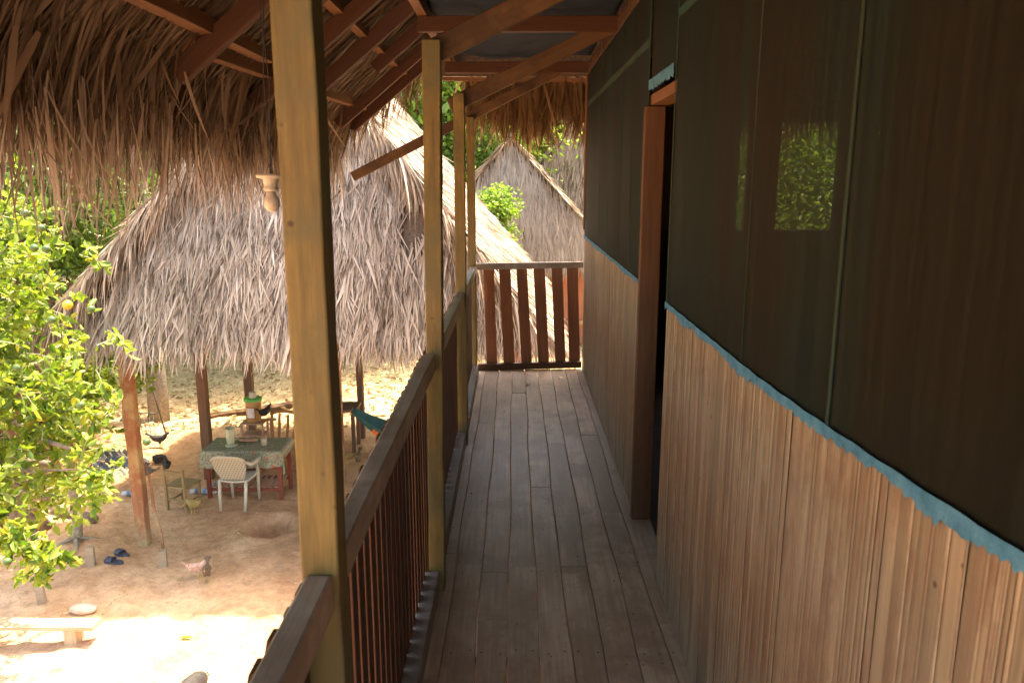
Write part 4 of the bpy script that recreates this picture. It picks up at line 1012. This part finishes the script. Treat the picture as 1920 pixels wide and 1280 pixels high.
cen, rad = [], []
for c, r in cl:
    k = max(3, int(30*r*r))
    for _ in range(k):
        o = Vector(RNG.normal(size=3)).normalized()*r*(.35+.65*RNG.random()); cen.append(Vector(c)+o); rad.append(.20+.14*RNG.random() if r > .3 else .12)
V, F, st = twig_leaves(cen, rad, 5, .095)
npmesh('crown', V, F, M_leaf, cit, M=Matrix.Identity(4)); st.build('twigs', M_barkg, cit)
b = MB(); base = Vector((-6.2, 9.3, gz(-6.2, 9.3)-.05)); f1 = Vector((-6.45, 8.9, -1.9)); limb(b, base, f1, .20, .14, 5, .05)
for c, r in cl:
    if r >= .3: limb(b, f1, c, .075, .015, 7, .10)
limb(b, (-4.35, 6.3, -.85), (-3.55, 6.1, -.8), .018, .006); limb(b, (-4.6, 6.0, -1.0), at_y(95, 1055, 5.36), .014, .003)
b.build('trunk', M_bark, cit, smooth=True)
fr = [(229, 82, 6.1), (213, 90, 6.1), (75, 428, 5.9), (62, 465, 6.0), (85, 467, 6.0), (169, 580, 6.0), (128, 352, 6.0), (45, 400, 6.0), (274, 829, 6.0), (12, 1054, 5.4), (30, 690, 6.0), (150, 760, 6.0), (95, 600, 6.0)]
for i, (x, y, Y) in enumerate(fr):
    p = at_y(x, y, Y-.25); b = MB(); b.ball(p, .031, (1, 1, .95), 14); b.build('fruit', M_lime, cit, smooth=True)
p = at_y(125, 572, 5.75); b = MB(); b.ball(p, .038, (1, 1, .95), 14); b.build('fruit', M_yel, cit, smooth=True)
tag(cit.children[-1], 'ripe yellow fruit')
# generic tree
def tree_mesh(nme, seedr, crown_r, crown_h, leaf, nclump, per, mat, trunk_h, trunk_r, bark, wr=.5, spread=.30):
    V_, F_ = [], []
    P, D = [], []
    cs = []
    for _ in range(nclump):
        o = Vector(RNG.normal(size=3)).normalized()*(.45+.55*RNG.random()); cs.append(Vector((o.x*crown_r, o.y*crown_r, trunk_h+crown_h*.5+o.z*crown_h*.5)))
    for c in cs:
        q = RNG.normal(size=(per, 3))*crown_r*spread*np.array([1, 1, .6]); P.append(q+np.array(c))
        d = q*.8+RNG.normal(size=(per, 3))*.35*crown_r; d[:, 2] -= .1*crown_r; D.append(d)
    P = np.concatenate(P); D = np.concatenate(D)
    V, F = leaves(P, D, leaf*(.6+.7*RNG.random(len(P))), wr, .3)
    b = MB(); f = Vector((random.uniform(-.2, .2), random.uniform(-.2, .2), trunk_h*.8)); limb(b, (0, 0, -.1), f, trunk_r, trunk_r*.7, 5, .03)
    for c in cs[:14]: limb(b, f, c, trunk_r*.4, .02, 5, .08)
    return V, F, b
KINDS = {}
def make_tree(kind, loc, s, rz, label, group, *a):
    if kind not in KINDS:
        V, F, b = tree_mesh(kind, 0, *a[0])
        t = thing('tree', loc, label, 'tree', group, rz); M = wm(t) @ Matrix.Scale(s, 4)
        c = npmesh('crown', V, F, a[0][5], t, M=M); tr = b.build('trunk', a[0][8], t, M=M, smooth=True)
        KINDS[kind] = (c.data, tr.data); return t
    t = thing('tree', loc, label, 'tree', group, rz); M = wm(t) @ Matrix.Scale(s, 4)
    for nme, me in zip(('crown', 'trunk'), KINDS[kind]):
        o = bpy.data.objects.new(nme, me); place(o, M, t)
    return t
kd = ('dark', [2.3, 4.0, .13, 65, 280, M_leaf2, 3.0, .16, M_bark])
kl = ('light', [2.0, 3.6, .11, 60, 300, M_leaf3, 3.0, .12, M_barkg])
kb = ('bush', [1.0, 1.5, .075, 40, 210, M_leaf3, .4, .05, M_barkg])
kt = ('tall', [3.6, 6.0, .26, 80, 190, M_leaf2, 5.5, .24, M_barkg])
def tg(x, y): return (x, y, gz(x, y))
G1 = 'trees of the forest edge'
make_tree('dark', tg(-8.4, 13.2), .95, 0, 'dark leafy tree directly behind the left slope of the open hut', G1, kd[1])
make_tree('light', tg(-10.6, 14.5), 1.1, 1, 'pale green tree behind the citrus crown at the far edge of the yard', G1, kl[1])
make_tree('bush', tg(-7.6, 11.2), 1.2, 1, 'pale green bush under the citrus tree', G1, kb[1])
make_tree('bush', tg(-9.4, 12.0), 1.5, 2.2, 'big pale bush deep in the shade behind the citrus trunk', G1, kb[1])
make_tree('small', tg(-.42, 17.4), 1.0, .6, 'small bright tree in front of the grey thatched hut', G1, [.42, 1.6, .10, 26, 210, M_leaf3, 2.75, .05, M_barkg, .5, .34])
make_tree('tall', tg(-4.6, 21.5), 1.0, 0, 'tall forest tree rising behind the open hut roof ridge', G1, kt[1])
FT = [('light', -2.1, 24, 1.5, 'pale airy tree seen between the veranda posts'), ('dark', -13.5, 19, 1.5, 'dark round tree beyond the shaded stump'), ('light', -10, 22, 1.6, 'tall pale tree at the far end of the leaf-strewn ground'),
      ('tall', -16, 26, 1.2, 'very tall forest tree far left beyond the yard'), ('dark', -7.5, 26, 1.5, 'dark tree standing beyond the lying plank'), ('light', 2.2, 38, 1.8, 'pale tree behind the ridge of the grey hut'),
      ('tall', -1.5, 31, 1.2, 'tall tree far behind the grey thatched hut'), ('tall', 5, 34, 1.3, 'tall tree behind the brown-roofed farther hut'), ('light', 5.2, 14.5, 1.1, 'bright tree seen through the room window'),
      ('dark', 7.6, 17, 1.3, 'dark tree beyond the room window, behind the bright tree'), ('light', 4.6, 12.6, .8, 'young pale tree close outside the end wall of the house'), ('tall', -11, 33, 1.4, 'huge forest tree in the farthest row'), ('dark', 10, 26, 1.7, 'broad dark tree right of the farther hut'),
      ('tall', -22, 20, 1.4, 'giant tree at the far left of the clearing'), ('tall', 12, 38, 1.5, 'giant tree at the far right of the clearing'), ('light', -6.3, 17.8, .9, 'slim pale tree near the plank on the ground')]
for i, (k, x, y, s, lab_) in enumerate(FT):
    make_tree(k, tg(x, y), s, i*1.3, lab_, G1, dict(dark=kd[1], light=kl[1], bush=kb[1], tall=kt[1])[k])
# forest mass at the horizon
P = []; 
N = 26000
a = RNG.uniform(-1.15, 1.0, N); d = RNG.uniform(42, 58, N)
P = np.stack([np.sin(a)*d, np.cos(a)*d, GZ+RNG.random(N)**.8*(10+3*np.sin(a*9)+2*np.sin(a*23))], 1)
V, F = leaves(P, RNG.normal(size=(N, 3)), 1.1+.8*RNG.random(N), .6)
tag(npmesh('distant_forest', V, F, M_leaf3), 'far wall of light green forest closing the clearing', 'forest', kind='stuff')
# trunks that can be told apart in the yard
def trunk_tree(px, py, r, top, label, bark, lean=(0, 0), crown=None, roots=False):
    p = G(px, py); t = thing('tree', p, label, 'tree', None)
    b = MB(); c = Vector((p.x+lean[0], p.y+lean[1], top)); limb(b, p-Vector((0, 0, .1)), c, r, r*.75, 7, .03)
    if roots:
        for a in (2.6, 3.6, .3, 5.2): b.tube([p+Vector((0, 0, .06)), p+Vector((.14*math.cos(a), .14*math.sin(a), .02)), p+Vector((.32*math.cos(a), .32*math.sin(a), -.02))], [.03, .02, .01], 6)
    b.build('trunk', bark, t, smooth=True)
    if crown:
        cen = [c+Vector(RNG.normal(size=3))*crown*.6 for _ in range(26)]
        V, F, st = twig_leaves(cen, [.24]*len(cen), 6, .10); npmesh('crown', V, F, M_leaf, t, M=Matrix.Identity(4))
    return t
trunk_tree(145, 1022, .062, -.9, 'small lichen-grey tree with bare roots behind the grey stake', M_barkg, (-.05, .1), .5, True)
trunk_tree(247, 920, .035, -1.0, 'very thin greenish sapling trunk just left of the hut post', M_barkg, (-.1, .2), .35)
trunk_tree(297, 787, .20, 3.0, 'thick old weathered trunk beyond the hut left of the dark posts', M_barkg, (-.3, .8), 1.2)

# ------------------------------------------------------------------ farther huts
def far_hut(loc, w, h, dep, ze, zr_, label, mat, wallm, rz=0):
    t = thing('thatched_hut', loc, label, 'hut', 'thatched huts behind the veranda end')
    x, y, z = loc; A = (x-w, y, ze); B = (x+w, y, ze); E = (x, y+.35, zr_); C = (x+w, y+dep, ze); D = (x-w, y+dep, ze); E2 = (x, y+dep-.3, zr_)
    b = MB(); b.add([A, B, E, C, D, E2], [(0, 1, 2), (1, 3, 5, 2), (3, 4, 5), (4, 0, 2, 5)]); b.build('roof_base', M_thatch_base, t, solid=.05)
    f = thatch_face(A, B, E, (E[0]-.02, E[1], E[2]), .24, 60, .6, .038, lift=.07, jit=.16); npmesh('front_thatch', *f, mat, t)
    f = thatch_face((x+w, y-.25, ze), C, E2, (x, y+.05, zr_+.05), .24, 55, .6, .038); g = thatch_face((x-w, y-.25, ze), D, E2, (x, y+.05, zr_+.05), .24, 55, .6, .038)
    f = join([f, g]); npmesh('side_thatch', *f, M_thatch, t)
    b = MB(); b.box((x-w+.35, y+.35, z-.1), (x+w-.35, y+.42, ze+.3)); b.box((x-w+.35, y+.42, z-.1), (x-w+.42, y+dep-.4, ze+.3)); b.box((x+w-.42, y+.42, z-.1), (x+w-.35, y+dep-.4, ze+.3)); b.box((x-w+.35, y+dep-.47, z-.1), (x+w-.35, y+dep-.4, ze+.3))
    b.build('wall', wallm, t)
    for k in range(5):
        xx = x-w+.4+k*(2*w-.8)/4; timber('wall_post', (xx, y+.30, z-.05), (xx, y+.30, ze+.2), .09, .09, M_hpost, t, up=(0, -1, 0))
    timber('wall_rail', (x-w+.3, y+.27, z+.62), (x+w-.3, y+.27, z+.62), .05, .12, M_hpost, t)
    return t
M_rw = wood('red_plank_wall', (.27, .10, .055), (.40, .17, .10), 'Z', .7, 30, .05, .2, None, .25)
far_hut((-.15+.05, 20.5, gz(-.1, 20.5)), 2.75, 0, 5.5, -.45, 2.55, 'grey thatched hut with red plank walls beyond the veranda end', M_far, M_rw)
far_hut((3.3, 27.5, gz(3.3, 27.5)), 4.4, 0, 6, .0, 4.6, 'larger brown thatched hut behind the grey one', M_thatch, M_rw)
